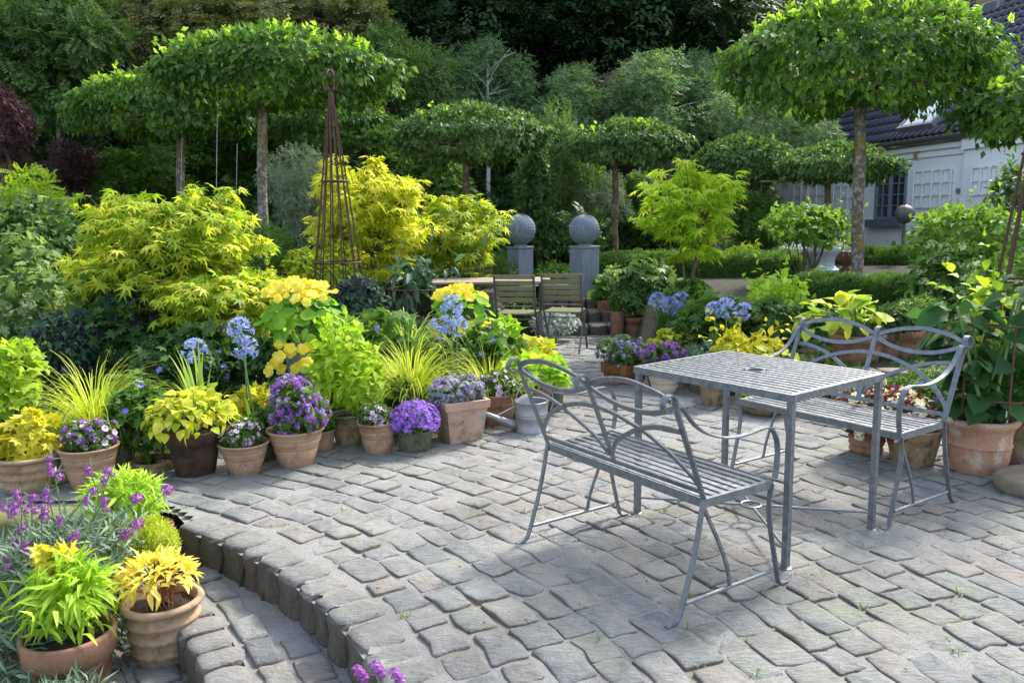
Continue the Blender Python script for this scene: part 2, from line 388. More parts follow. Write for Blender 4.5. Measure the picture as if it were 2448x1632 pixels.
LEAD = plain('lead_sheet', (.20, .20, .23), .6, .2)
PLANTERW = plain('pale_grey_planter', (.42, .47, .52), .7, 0, .2, 5)
MOSS = plain('moss_slab', (.13, .13, .045), 1, 0, .5, 20)
STONEB = plain('brown_stone', (.20, .165, .12), .95, 0, .6, 12)
STRING = plain('pale_string', (.42, .50, .44), .8)
GLASSM, _N, _L, _p = newmat('window_glass'); _p.inputs['Base Color'].default_value = (.02, .028, .03, 1); _p.inputs['Roughness'].default_value = .06; _p.inputs['Specular IOR Level'].default_value = .6
SKYL, _N, _L, _p = newmat('roof_window_glass'); _p.inputs['Base Color'].default_value = (.22, .30, .34, 1); _p.inputs['Roughness'].default_value = .08
WHITEP = plain('plant_tag', (.8, .8, .8), .5)

# ================================================================== THE GROUND
C1, R1 = np.array([-3.50, .965]), 3.405       # rim of the terrace
C2, R2 = np.array([-6.10, -.14]), 5.92        # rim of the first step down
C3, R3 = np.array([-6.10, -.14]), 5.565       # rim of the second step down
PATIO = [(-4.2, 4.05), (-2.9, 4.12), (-2.1, 4.2), (-1.70, 4.02)]
def in_c1(x, y): return math.hypot(x-C1[0], y-C1[1]) < R1
LEFT_EDGE = [(-4.2, 5.2), (-2.9, 5.05), (-1.3, 5.75), (-.3, 6.3), (-.05, 7.0), (-.35, 8.2), (-1.6, 8.6), (-1.6, 10.2)]
RIGHT_EDGE = [(1.62, 10.2), (1.55, 8.4), (1.5, 7.4), (1.9, 6.6), (2.35, 6.0), (2.75, 5.5), (3.1, 5.0), (3.6, 4.7), (6, 4.4)]
def lerp_edge(E, y):
    for (xa, ya), (xb, yb) in zip(E, E[1:]):
        if min(ya, yb) <= y <= max(ya, yb) and ya != yb: return xa+(xb-xa)*(y-ya)/(yb-ya)
    return None
POLY = [(-4.2, 4.05), (-2.9, 4.12), (-2.1, 4.2), (-1.72, 4.02), (-1.56, 3.80)]
_a0 = math.atan2(3.80-C1[1], -1.56-C1[0])
for _k in range(25):
    _a = _a0+(-.75-_a0)*_k/24; POLY.append((C1[0]+R1*math.cos(_a), C1[1]+R1*math.sin(_a)))
POLY += [(-1.0, -1.5), (6, -1.5)]+RIGHT_EDGE[::-1]+LEFT_EDGE[::-1]
def inpoly(x, y, P=POLY):
    c = False; n = len(P)
    for i in range(n):
        x1, y1 = P[i]; x2, y2 = P[i-1]
        if (y1 > y) != (y2 > y) and x < (x2-x1)*(y-y1)/(y2-y1)+x1: c = not c
    return c
def gz(x, y):
    """height of the garden soil"""
    if y < 4.15 and x < .1 and not inpoly(x, y):
        if x < -1.9: return -.62+.28*sstep(-1.9, -2.5, x)
        return -.62
    if -.2 < x < 1.75 and 10.0 < y < 11.6: return -.06+max(0, .42*(y-10.3))
    b = .03+.12*sstep(5.4, 6.5, y)+.40*sstep(7, 10.5, y)+.10*sstep(10.5, 14, y)
    if inpoly(x, y): b = -.03
    h = max(0, y-(18+max(0, x-2)*1.2))
    return b+.72*h-.0*x+(.25*math.sin(x*.7)+.2*math.sin(y*.9))*min(1, h/3)
def ground():
    xs = np.unique(np.round(np.concatenate([np.arange(-60, -12, 4), np.arange(-12, -4, .5), np.arange(-4, 4.5, .14), np.arange(4.5, 14, .5), np.arange(14, 64, 4)]), 3))
    ys = np.unique(np.round(np.concatenate([np.arange(-30, 0, 3), np.arange(0, 11, .14), np.arange(11, 24, .5), np.arange(24, 70, 3)]), 3))
    V = [(x, y, gz(x, y)) for y in ys for x in xs]; nx = len(xs)
    F = np.array([[j*nx+i, j*nx+i+1, (j+1)*nx+i+1, (j+1)*nx+i] for j in range(len(ys)-1) for i in range(nx-1)])
    o = part('ground', (np.array(V), F), GROUND, smooth=True); o['kind'] = 'structure'
ground()

def noisy(V, amp, sc):
    return np.array([np.array(v)+amp*np.array(noise.noise_vector(Vector(v)*sc)) for v in V])
def sett(quad, z, h=.014, depth=.035, tilt=None, r=.13, ir=.12):
    """one stone set in sand: quad = four plan corners, bulged top, rounded outline"""
    Q = np.array(quad); c = Q.mean(0); pts = []
    for i in range(4):
        p, q, n = Q[i], Q[(i+1) % 4], Q[i-1]
        jit = (rng.random(2)-.5)*ir*np.linalg.norm(Q[0]-Q[2])*.35
        rr = r*(.6+.8*rng.random())
        pts += [p+(n-p)*rr*.55+jit, p+(c-p)*rr*.30+jit, p+(q-p)*rr*.55+jit]
        pts.append((p+q)/2+(rng.random(2)-.5)*.022)
    pts = np.array(pts); n = len(pts); a, b = (rng.random(2)-.5)*.07
    dz = (rng.random()-.5)*.010
    def lvl(P, zz, warp): return np.c_[P, z+dz+zz+(P-c)@np.array([a, b])*warp+ (rng.random(len(P))-.5)*.0035*warp]
    V = np.vstack([lvl(pts, -depth, 0), lvl(c+(pts-c)*.985, h*.30, 1), lvl(c+(pts-c)*.90, h*.92, 1), lvl(c+(pts-c)*.5, h*1.0, 1.2), [[c[0], c[1], z+dz+h*(.95+.15*rng.random())]]])
    F = []
    for i in range(n):
        j = (i+1) % n
        F += [[i, j, n+j], [i, n+j, n+i], [n+i, n+j, 2*n+j], [n+i, 2*n+j, 2*n+i], [2*n+i, 2*n+j, 3*n+j], [2*n+i, 3*n+j, 3*n+i], [3*n+i, 3*n+j, 4*n]]
    return V, np.array(F)
def arcq(C, r0, r1, a0, a1, g=.008):
    gr = g; ga0, ga1 = g/r1, g/r1
    return [(C[0]+r*math.cos(a), C[1]+r*math.sin(a)) for r, a in ((r0+gr, a0+ga0), (r1-gr, a0+ga0), (r1-gr, a1-ga1), (r0+gr, a1-ga1))]

# ---- terrace paving: concentric rows of setts behind the curved step
patio = bpy.data.objects.new('patio', None); COL.objects.link(patio); patio['kind'] = 'structure'
def sandgrid():
    xs, ys = np.arange(-4.2, 4.6, .05), np.arange(.6, 10.3, .05); ok = np.array([[inpoly(x, y) for x in xs] for y in ys]); V, F, ix = [], [], {}
    for j in range(len(ys)-1):
        for i in range(len(xs)-1):
            if ok[j, i] and ok[j+1, i] and ok[j, i+1] and ok[j+1, i+1] and abs(xs[i]) < ys[j]*.72+.9:
                q = []
                for a, b in ((i, j), (i+1, j), (i+1, j+1), (i, j+1)):
                    if (a, b) not in ix:
                        v = Vector((xs[a], ys[b], 0)); ix[(a, b)] = len(V)
                        V.append((v.x, v.y, -.001+.007*noise.noise(v*1.6)+.008*noise.noise(v*5)+.005*noise.noise(v*13)))
                    q.append(ix[(a, b)])
                F.append(q)
    return np.array(V), np.array(F)
part('joint_bed', ([(x, y, -.016) for x, y in POLY], [list(range(len(POLY)))]), SAND, patio)
sand = part('joint_sand', sandgrid(), SAND, patio, True)
near, cells = [], []
r = R1+.20
while r < 12.5:
    dr = .125+.045*rng.random(); a = -1.25
    off = rng.random()*.2/r; a += off
    while a < 1.62:
        da = (.135+.11*rng.random())/r
        cx, cy = C1[0]+(r+dr/2)*math.cos(a+da/2), C1[1]+(r+dr/2)*math.sin(a+da/2)
        if cy > .6 and abs(cx) < cy*.72+.6 and inpoly(cx, cy):
            cells.append((r, r+dr, a, a+da, cx, cy))
        a += da
    r += dr
X, Y, D = project(np.array([(c[4], c[5], 0.) for c in cells]))
area = np.array([(c[1]-c[0])*(c[3]-c[2])*c[0] for c in cells])*1.45/D**3
vis = (X > -40) & (X < 2392) & (Y < 1600) & (Y > 0)
order = np.argsort(-np.where(vis, area, 0)); pick = set(order[:270].tolist())
rest = []
for i, c in enumerate(cells):
    jx, jy = (rng.random(2)-.5)*.012
    wide = .003+.004*rng.random()+.007*sstep(.55, .0, c[0]-R1-.2)
    q = np.array(arcq(C1, c[0]+jy, c[1]+jy, c[2], c[3], wide))
    st = sett(q, 0, h=.004+.005*rng.random(), ir=.24)
    if i in pick:
        o = part('cobblestone', st, COBBLE, None, smooth=True); o.parent = patio
    else: rest.append(st)
part('cobblestones', join(*rest), COBBLE, patio, smooth=True, kind='stuff')

def block(q, z0, z1, bulge=.012):
    """a rough squared kerb block with worn edges"""
    Q = np.array(q, float); c = Q.mean(0); R = []
    def ring(f, z, j):
        o = []
        for i in range(4):
            p, n = Q[i], Q[(i+1) % 4]
            for t in (.12, .5, .88):
                m = p+(n-p)*t; k = 1+(.03 if t == .5 else -.03)
                o.append(np.r_[c+(m-c)*f*k+(rng.random(2)-.5)*j, z+(rng.random()-.5)*j*.8])
        return o
    for f, z, j in ((1.07, z0, .004), (1.01, (z0+z1)/2, .022), (1., z1-.022, .014), (.92, z1-.004, .010), (.55, z1+bulge*.3, .010)): R.append(ring(f, z, j))
    V = np.array([v for r_ in R for v in r_]+[[c[0], c[1], z1+bulge*.35]]); F = []; n = 12
    for k in range(4):
        for i in range(n):
            j = (i+1) % n; F += [[k*n+i, k*n+j, k*n+n+j], [k*n+i, k*n+n+j, k*n+n+i]]
    for i in range(n): F.append([4*n+i, 4*n+(i+1) % n, 5*n])
    return V, np.array(F)
steps = bpy.data.objects.new('garden_steps', None); COL.objects.link(steps); steps['kind'] = 'structure'
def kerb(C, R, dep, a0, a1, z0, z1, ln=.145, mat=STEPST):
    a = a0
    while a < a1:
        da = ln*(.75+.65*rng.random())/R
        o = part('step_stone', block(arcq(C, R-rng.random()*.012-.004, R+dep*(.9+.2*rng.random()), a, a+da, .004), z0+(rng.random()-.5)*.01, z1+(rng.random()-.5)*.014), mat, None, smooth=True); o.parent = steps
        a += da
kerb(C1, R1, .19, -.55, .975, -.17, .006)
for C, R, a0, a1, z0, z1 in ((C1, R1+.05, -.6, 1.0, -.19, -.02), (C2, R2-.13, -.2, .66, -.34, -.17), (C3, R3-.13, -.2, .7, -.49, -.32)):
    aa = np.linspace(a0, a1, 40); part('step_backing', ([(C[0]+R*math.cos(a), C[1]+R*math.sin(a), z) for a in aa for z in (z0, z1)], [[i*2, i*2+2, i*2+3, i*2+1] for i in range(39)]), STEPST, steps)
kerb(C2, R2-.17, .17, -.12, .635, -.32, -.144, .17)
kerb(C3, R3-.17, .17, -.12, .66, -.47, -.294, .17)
def tread(C, r0, r1, a0, a1, z, n=30):
    V = [(C[0]+r*math.cos(a), C[1]+r*math.sin(a), z) for a in np.linspace(a0, a1, n) for r in (r0, r1)]
    return V, [[i*2, i*2+1, i*2+3, i*2+2] for i in range(n-1)]
for C, r0, r1, a0, a1, z, rows in ((C2, R2-.02, R2+1.1, -.2, .68, -.155, 4), (C3, R3-.02, R2+.05, -.2, .75, -.305, 2), (C3, R3-1.0, R3-.12, -.2, .75, -.455, 4)):
    V, F = tread(C, r0, r1, a0, a1, z); part('step_sand', (V, F), SAND, steps)
    rr = r0+(.02 if rows != 4 else (.02 if z > -.4 else .1))
    for k in range(rows):
        dr = (.115 if z > -.2 else .15)+.03*rng.random(); a = a0+rng.random()*.02
        while a < a1:
            da = (.15+.08*rng.random())/rr; cx, cy = C[0]+(rr+dr/2)*math.cos(a+da/2), C[1]+(rr+dr/2)*math.sin(a+da/2)
            ok = cy > 1.6 and cx > -2.0 and not (z > -.2 and math.hypot(cx-C1[0], cy-C1[1]) > R1-.055) and not (-.4 < z < -.2 and math.hypot(cx-C2[0], cy-C2[1]) > R2-.2)
            if ok: 
                o = part('cobblestone', sett(arcq(C, rr, rr+dr, a, a+da, .008), z), COBBLE, None, smooth=True); o.parent = steps
            a += da
        rr += dr
# mossy slab that closes the terrace on the left
single('stone_slab', 'mossy stone slab edging the terrace behind the purple wallflower', 'stone slab', (noisy(box((-2.72, 3.98, -.09), 1.25, .22, .2, .03, .03)[0], .012, 7), box((0, 0, 0), 1, 1, 1, 0, .03)[1]), MOSS, True)

# ---- flight of four stone steps at the far end
far = bpy.data.objects.new('far_steps', None); COL.objects.link(far); far['kind'] = 'structure'
for k, (x0, x1) in enumerate(((-.05, 1.62), (.2, 1.42), (.35, 1.3), (.4, 1.3))):
    y0 = 10.1+k*.34; z0, z1 = k*.135, (k+1)*.135; x = x0
    yaw = -.10
    while x < x1-.05:
        l = .17+.07*rng.random(); l = min(l, x1-x)
        q = [(x+.004, y0+(x-.8)*yaw*-.6), (x+l-.004, y0+(x+l-.8)*yaw*-.6), (x+l-.004, y0+.36), (x+.004, y0+.36)]
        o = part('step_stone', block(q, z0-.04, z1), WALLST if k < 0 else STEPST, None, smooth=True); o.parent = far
        x += l
part('upper_path', ([(-3, 11.3, .53), (1.9, 11.3, .53), (1.9, 14, .56), (-3, 14, .56)], [[0, 1, 2, 3]]), SAND, far)

# ---- low dry wall behind the far bench, every stone its own
dw = thing('dry_stone_wall', 'low brown dry stone wall behind the far metal bench', 'stone wall', (2.9, 6.0, 0))
for course in range(2):
    x = 1.98+course*.07
    while x < 3.9:
        l = .17+.1*rng.random(); y = 6.28-(x-2)*.28
        q = [(x+.005, y-.1), (x+l-.005, y-.1-.28*l), (x+l-.005, y+.14-.28*l), (x+.005, y+.14)]
        part('stone', block(q, course*.15+.0, course*.15+.148), WALLST, dw, True); x += l
part('soil', ([(2.0, 6.35, .285), (3.9, 5.85, .285), (3.9, 7.0, .3), (2.0, 7.4, .3)], [[0, 1, 2, 3]]), SOIL, dw)

# ================================================================== THE HOUSE
HU = unit(np.array([-.2, .98, 0])); HV = unit(np.array([.98, .2, 0])); HW0 = np.array([9.4, 19., 0])
def hp(u, v, z): return HW0+HU*u+HV*v+np.array([0, 0, z])
def hwall(px, py, v=0.):
    """reading pixel -> (u, z) on the facade"""
    d = ray(px, py); P0 = hp(0, v, 0); t = ((P0-CAM)@HV)/(d@HV); P = CAM+d*t; return float((P-HW0)@HU), float(P[2])
def hbox(u0, u1, v0, v1, z0, z1):
    P = [hp(u, v, z) for z in (z0, z1) for v in (v0, v1) for u in (u0, u1)]
    return np.array(P), [[0, 2, 3, 1], [4, 5, 7, 6], [0, 1, 5, 4], [2, 6, 7, 3], [0, 4, 6, 2], [1, 3, 7, 5]]
ZOOM = lambda x, y: ((1800+x*.3827)/S, (150+y*.3827)/S)
house = thing('house', 'white rendered cottage with a black tiled roof behind the garden', 'house', tuple(hp(0, 0, .5)))
U0, U1, EZ = -9., 11., hwall(*ZOOM(1000, 500))[1]
wl = part('wall', hbox(U0, U1, 0, 8, .2, EZ-.05), WALLW, house)
uc = hwall(*ZOOM(1332, 700))[0]
part('wall_projection', hbox(U0, uc, -.09, -.002, .2, EZ-.12), WALLW, house)
for z, d in ((EZ-.17, .10), (EZ-.32, .05)): part('cornice', hbox(uc+.003, U1, -d, -.003, z-.05, z+.05), TRIMW, house)
part('cornice', hbox(U0, uc, -.17, -.094, EZ-.30, EZ-.06), TRIMW, house)
part('gutter', tube([hp(u, -.24, EZ+.0) for u in (U0, U1)], .07, 10), GUTTER, house)
def window():
    ur, zt = hwall(*ZOOM(972, 666)); ul, zb = hwall(*ZOOM(763, 975)); zt -= .0
    f = part('window', hbox(ul, ur, .03, .06, zb, zt), FRAMEG, house)
    zz0, zz1 = zb, zt; g = .05
    part('pane', hbox(ur+g, ul-g, .0, .026, zz0+g, zz1-g), GLASSM, f)
    for u0, u1 in ((ur, ur+g), (ul-g, ul), ((ur+ul)/2-.05, (ur+ul)/2+.05)): part('frame', hbox(u0, u1, -.05, -.004, zz0, zz1), FRAMEG, f)
    for z0, z1 in ((zz0, zz0+g), (zz1-g, zz1)): part('frame', hbox(ur+g+.001, ul-g-.001, -.05, -.004, z0, z1), FRAMEG, f)
    um = (ur+ul)/2
    for a, b in ((ur+g, um-.05), (um+.05, ul-g)):
        part('muntin', hbox((a+b)/2-.012, (a+b)/2+.012, -.03, -.006, zz0+g, zz1-g), FRAMEG, f)
        for k in range(1, 4):
            z = zz0+g+(zz1-zz0-2*g)*k/4; part('muntin', hbox(a, b, -.028, -.008, z-.012, z+.012), FRAMEG, f)
    part('window_sill', hbox(ur-.02, ul+.18, -.16, -.003, zb-.20, zb-.02), SILLG, house)
window()
def trellis(corners, nc, nr, label, v=0.):
    us = [hwall(*ZOOM(x, y), v)[0] for x, y in corners]; zs = [hwall(*ZOOM(x, y), v)[1] for x, y in corners]
    u0, u1, z0, z1 = min(us), max(us), min(zs), max(zs)
    t = thing('trellis', label, 'trellis', tuple(hp((u0+u1)/2, v-.03, z0)), 'white trellis panels on the house wall')
    for i in range(nc+1):
        u = u0+(u1-u0)*i/nc; part('slat', hbox(u-.02, u+.02, v-.062, v-.040, z0, z1), TRIMW, t)
    for i in range(nr+1):
        z = z0+(z1-z0)*i/nr; part('slat', hbox(u0-.03, u1+.03, v-.038, v-.016, z-.02, z+.02), TRIMW, t)
trellis([(1018, 680), (1236, 900)], 4, 3, 'white square trellis panel right of the grey window')
trellis([(1380, 655), (1600, 815)], 4, 2, 'white trellis panel on the wall near the right edge, beside the rusty obelisk', -.09)
trellis([(515, 775), (640, 980)], 3, 3, 'white trellis panel left of the window, beside the lichened trunk')
trellis([(265, 770), (450, 960)], 4, 3, 'white trellis panel half hidden behind the standard shrub crown')
u, z = hwall(*ZOOM(1285, 800)); part('vent', tube([hp(u, -.03, z), hp(u, .0, z)], .06, 12), FRAMEG, house)
u, z = hwall(*ZOOM(1032, 582)); part('sensor_box', hbox(u-.06, u+.06, -.08, -.012, z-.06, z+.06), CHIMB, house)
# roof: plane at 43 degrees with individual pantiles
TP = math.radians(43)
def rp(u, s, n=0.): return hp(u, -.22+s*math.cos(TP)-n*math.sin(TP), EZ+.06+s*math.sin(TP)+n*math.cos(TP))
RS = 5.9
roof = part('roof', ([rp(U0, 0, -.05), rp(U1, 0, -.05), rp(U1, RS, -.05), rp(U0, RS, -.05)], [[0, 3, 2, 1]]), TILE, house)
def tile_geo(u, s):
    W_, L_ = .235, .40; V = []; n = 7
    for k in range(n):
        t = k/(n-1); h = .062*math.sin(t*math.pi*1.0)**.8 if t < .72 else .012*math.cos((t-.72)/.28*math.pi/2)+.03*math.sin(math.pi*.72)*0
        for ss, dn in ((0, -.03), (0, .045), (L_, -.012)): V.append(rp(u+t*W_, s+ss, h+dn if dn > -.02 or ss > 0 else h-.012))
    F = []
    for k in range(n-1):
        a, b = k*3, k*3+3; F += [[a, b, b+1, a+1], [a+1, b+1, b+2, a+2]]
    return np.array(V), F
cand = []
for j in range(int(RS/.34)):
    for i in range(int((U1-U0)/.215)):
        u_, s_ = U0+i*.215+(j % 2)*.0, j*.34; P = rp(u_+.1, s_+.15); cand.append((u_, s_, P))
X, Y, D = project(np.array([c[2] for c in cand]))
infr = (X > 1780) & (X < 2380) & (Y > -20) & (D > 0)
vis = infr & (((Y > 225) & (X < 2230)) | ((X > 2170) & (Y < 240)))
order = np.argsort(np.where(vis, D, 1e9)); pk = set(order[:290].tolist()); rest = []
base = tile_geo(0, 0); bme = mesh('roof_tile', (base[0]-rp(0, 0), base[1]), TILE, True)
for i, (u_, s_, P) in enumerate(cand):
    if not infr[i] and not (X[i] > 1500): continue
    off = rp(u_, s_)-rp(0, 0)
    if i in pk:
        o = bpy.data.objects.new('roof_tile', bme); COL.objects.link(o); o.parent = roof; o.location = Vector(rp(u_, s_)-np.array(house.location)) - Vector(roof.location)
        o.rotation_euler = ((rng.random()-.5)*.02, (rng.random()-.5)*.02, 0)
    else: rest.append((base[0]+off, base[1]))
part('roof_tiles', join(*rest), TILE, roof, True, kind='stuff')
part('ridge', tube([rp(U0, RS, .03), rp(U1, RS, .03)], .12, 10), TILE, house)
part('far_roof_slope', ([rp(U0, RS), rp(U1, RS), rp(U1, RS)+HV*4-np.array([0, 0, 3.8]), rp(U0, RS)+HV*4-np.array([0, 0, 3.8])], [[0, 1, 2, 3]]), TILE, house)
def rpix(px, py):
    n = np.cross(HU, rp(0, 1)-rp(0, 0)); n = unit(n); d = ray(px, py); t = ((rp(0, 0)-CAM)@n)/(d@n); P = CAM+d*t; q = P-rp(0, 0); return float(q@HU), float(q@unit(rp(0, 1)-rp(0, 0)))
ua, sa = rpix(*ZOOM(940, 438)); ub, sb = rpix(*ZOOM(1125, 425))
sk = part('roof_window', join(*[(np.array([rp(u, s, n) for n in (.02, .19) for s in (s0, s1) for u in (u0, u1)]), [[0, 2, 3, 1], [4, 5, 7, 6], [0, 1, 5, 4], [2, 6, 7, 3], [0, 4, 6, 2], [1, 3, 7, 5]]) for u0, u1, s0, s1 in ((ub-.05, ua+.05, sa-.06, sa+.02), (ub-.05, ua+.05, sa+.98, sa+1.05), (ub-.05, ub+.03, sa+.021, sa+.979), (ua-.03, ua+.05, sa+.021, sa+.979))]), LEAD, roof)
part('pane', ([rp(ub+.03, sa+.02, .175), rp(ua-.03, sa+.02, .175), rp(ua-.03, sa+.98, .175), rp(ub+.03, sa+.98, .175)], [[0, 3, 2, 1]]), SKYL, sk)
# chimney on the ridge
tr = min(np.arange(-9, 9, .05), key=lambda t: abs(project(rp(t, RS)[None])[0][0]-2322))
cp_ = rp(tr, RS-.3)
ch = part('chimney', join(box(cp_+np.array([0, 0, .12]), .9, .8, 1.1, .2), box(cp_+np.array([0, 0, .95]), .66, .58, 1.6, .2)), CHIMB, house)
part('flashing', box(cp_-np.array([0, 0, .42]), 1.25, 1.1, .42, .2, .05), LEAD, house)

# ================================================================== FURNITURE
def place(o, x, y, yaw, z=0): o.location = (x, y, z); o.rotation_euler = (0, 0, yaw)
def copy_tree(o, label, parent=None):
    c = o.copy(); COL.objects.link(c)
    if parent: c.parent = parent
    if label: c['label'] = label
    for ch in list(o.children): copy_tree(ch, None, c)
    return c
# ---- galvanised bench (local: x along the seat, y towards the sitter's knees)
def make_bench(label):
    t = thing('garden_bench', label, 'bench', group='galvanised benches at the metal table')
    L, bd, bs = .47, .379, .445; BW, BT = .021, .007
    ex, ey, ez = np.eye(3)
    ln = unit(np.array([0, -.141, .336])); bn = np.cross(ex, ln)          # back plane
    def bk(pts, n=26): return [np.array([x, (z-bs)*-.419, z]) for x, z in spline(pts, n)]
    fr = []
    for x in (-L, L):
        fr.append(box((x, bd/2, bs-.016), .008, bd, .032))
        fr.append(box((x+(-.009 if x > 0 else .009), bd/2, bs-.004), .010, bd-.02, .008))
    fr += [box((0, 0.002, bs-.016), 2*L-.009, .007, .034), box((0, bd-.002, bs-.016), 2*L-.009, .007, .034)]
    part('seat_frame', join(*fr), GALV, t)
    for k in range(8):
        y = .030+k*(bd-.06)/7; part('slat', box((0, y, bs-.0035+(.0005 if k % 2 else 0)), 2*L-.03, .026, .006), GALV, t)
    for x in (-L, L):
        pts = spline([(-.176, .008), (-.150, .010), (-.125, .018), (-.108, .045), (-.085, .11), (-.053, .209), (-.025, .32), (-.010, .40), (0.002, .445)], 26)
        part('leg', sweep([(x, a, b) for a, b in pts], ex, BW, BT), GALV, t)
        pts = spline([(.484, .006), (.462, .006), (.442, .010), (.430, .03), (.418, .08), (.395, .17), (.372, .27), (.362, .36), (.376, .43)], 26)
        part('leg', sweep([(x, a, b) for a, b in pts], ex, BW, BT), GALV, t)
        pts = spline([(-.137, .80), (-.120, .80), (-.058, .729), (.01, .684), (.083, .660), (.15, .650), (.213, .650), (.27, .656), (.325, .660), (.365, .645), (.392, .605), (.402, .55), (.398, .49), (.390, .45)], 44)
        part('armrest', sweep([(x, a, b) for a, b in pts], ex, BW+.003, .006), GALV, t)
        part('stretcher', tube([(x, -.085, .072), (x, .395, .074)], .0075), GALV, t)
        pts = spline([(.0, .42), (.03, .36), (.07, .29), (.11, .21), (.138, .14), (.152, .074)], 16)
        part('brace', sweep([(x, a if x > 0 else bd-a*.98, b) for a, b in pts], ex, .010, .012), GALV, t)
    for x in (-L, 0, L):
        up = [(-(z-bs)*.419, z) for z in np.linspace(bs-(.0 if x else -.02), .80, 12)]
        c = np.array([-.182, .817]); sc = [(c[0]+(.034-.010*k/20)*math.cos(.35+k*.27), c[1]+(.034-.010*k/20)*math.sin(.35+k*.27)) for k in range(20)]
        part('back_post', sweep([(x, a, b) for a, b in up+sc], ex, BW+.004, BT), GALV, t)
    for s_ in (-1, 1):
        f = lambda P: [(s_*x, z) for x, z in P]
        part('back_rail', sweep(bk(f([(.455, .822), (.40, .843), (.31, .860), (.24, .865), (.15, .855), (.08, .838), (.015, .815)])), bn, .007, BW), GALV, t)
        part('back_rail', sweep(bk(f([(.455, .795), (.40, .773), (.33, .754), (.235, .747), (.15, .753), (.08, .770), (.015, .795)])), bn, .007, BW), GALV, t)
        part('arch', sweep([p+bn*.007 for p in bk(f([(.465, .715), (.42, .716), (.343, .706), (.231, .672), (.102, .605), (.05, .563), (.008, .505)]))], bn, .007, BW-.002), GALV, t)
    part('arch', sweep(bk([(-.468, .495), (-.44, .535), (-.364, .605), (-.28, .652), (-.20, .683), (-.1, .708), (0, .716), (.1, .708), (.2, .683), (.28, .652), (.364, .600), (.44, .535), (.468, .495)], 50), bn, .007, BW-.002), GALV, t)
    part('lower_rail', sweep([(-L, -.013, .476), (L, -.013, .476)], bn, .007, BW), GALV, t)
    return t
b1 = make_bench('galvanised metal bench in the foreground, seen from behind, with scrolled back posts')
b2 = copy_tree(b1, 'galvanised metal bench on the far side of the metal table, facing the camera')
place(b1, .4192, 3.2328, -.9772); place(b2, 1.8377, 4.3095, -.9645+math.pi)
# ---- slatted table
tb = thing('garden_table', 'square galvanised metal table with slatted top and parasol hole between the benches', 'table')
a, b, zt = .872/2, .71/2, .74
fr = []
for y in (-b, b):
    fr += [box((0, y, zt-.016), 2*a, .006, .032), box((0, y-math.copysign(.013, y), zt-.003), 2*a-.006, .02, .006)]
for x in (-a, a): fr += [box((x, 0, zt-.016), .006, 2*b-.007, .032), box((x-math.copysign(.0135, x), 0, zt-.0025), .021, 2*b-.048, .006)]
part('frame', join(*fr), GALV, tb)
for k in range(14):
    y = -b+.052+k*(2*b-.104)/13
    segs = [(-a+.022, a-.022)]
    if abs(y) < .045: segs = [(-a+.022, -.045), (.045, a-.022)]
    for x0, x1 in segs: part('slat', box(((x0+x1)/2, y, zt-.004), x1-x0, .026, .006), GALV, tb)
part('parasol_ring', tube([(.043*math.cos(t), .043*math.sin(t), zt-.004) for t in np.linspace(0, 2*math.pi, 24, endpoint=False)], .006, 6, True), GALV, tb)
for x in (-a+.017, a-.017):
    for y in (-b+.017, b-.017):
        l = part('leg', box((x, y, (zt-.03)/2+.004), .026, .026, zt-.042), GALV, tb); part('foot', lathe([(0, 0), (.026, 0), (.027, .006), (.014, .010), (0, .010)], (x, y, .001), 20), GALV, l)
for sx in (-1, 1):
    for sy in (-1, 1): part('stretcher', tube([(sx*(a-.02), sy*(b-.02), .085), (sx*.040, sy*.034, .085)], .0065), GALV, tb)
part('stretcher_ring', tube([(.047*math.cos(t), .047*math.sin(t), .085) for t in np.linspace(0, 2*math.pi, 24, endpoint=False)], .0065, 8, True), GALV, tb)
place(tb, 1.1331, 3.78, -.9119)

# ---- watering can
c = PZ(1222, 999); cy_ = c[1]+.115; cx_ = c[0]
wc = thing('watering_can', 'galvanised watering can on the setts beside the foreground bench', 'watering can', (cx_, cy_, 0))
Rb = .112
part('body', lathe([(0, .004), (Rb, .004), (Rb+.003, .0), (Rb+.003, .012), (Rb, .014), (Rb, .105), (Rb+.004, .109), (Rb, .113), (Rb, .122), (Rb+.004, .126), (Rb, .130), (Rb, .205), (Rb+.005, .21), (Rb+.002, .216), (Rb-.005, .21), (Rb-.005, .03), (0, .03)], (cx_, cy_, 0), 40), GALVL, wc, True)
V = []; n = 13
for i in range(n):
    an = math.pi*.5+math.pi*i/(n-1)
    for k in range(6):
        t = k/5; V.append((cx_+Rb*math.cos(an)*(1-.0*t)-.0, cy_+Rb*math.sin(an), .214+0*t) if k == 0 else (cx_+Rb*math.cos(an)*(1-t)+.0*t, cy_+Rb*math.sin(an)*(1-.12*t), .214+.045*math.sin(t*math.pi/2)))
part('hood', (V, [[i*6+k, i*6+k+1, i*6+6+k+1, i*6+6+k] for i in range(n-1) for k in range(5)]), GALVL, wc, True)
part('handle', sweep([(cx_+x, cy_, z) for x, z in spline([(-.105, .21), (-.095, .27), (-.05, .325), (.01, .345), (.08, .335), (.13, .29), (.15, .22), (.135, .15), (.112, .09)], 30)], (0, 1, 0), .024, .006), GALVL, wc)
part('spout', tube([(cx_-.10, cy_-.01, .045), (cx_-.15, cy_-.025, .06), (cx_-.25, cy_-.07, .115), (cx_-.335, cy_-.11, .165)], [.036, .030, .018, .012], 14), GALVL, wc, True)
part('brace', tube([(cx_-.108, cy_, .175), (cx_-.25, cy_-.07, .12)], .006), GALVL, wc)

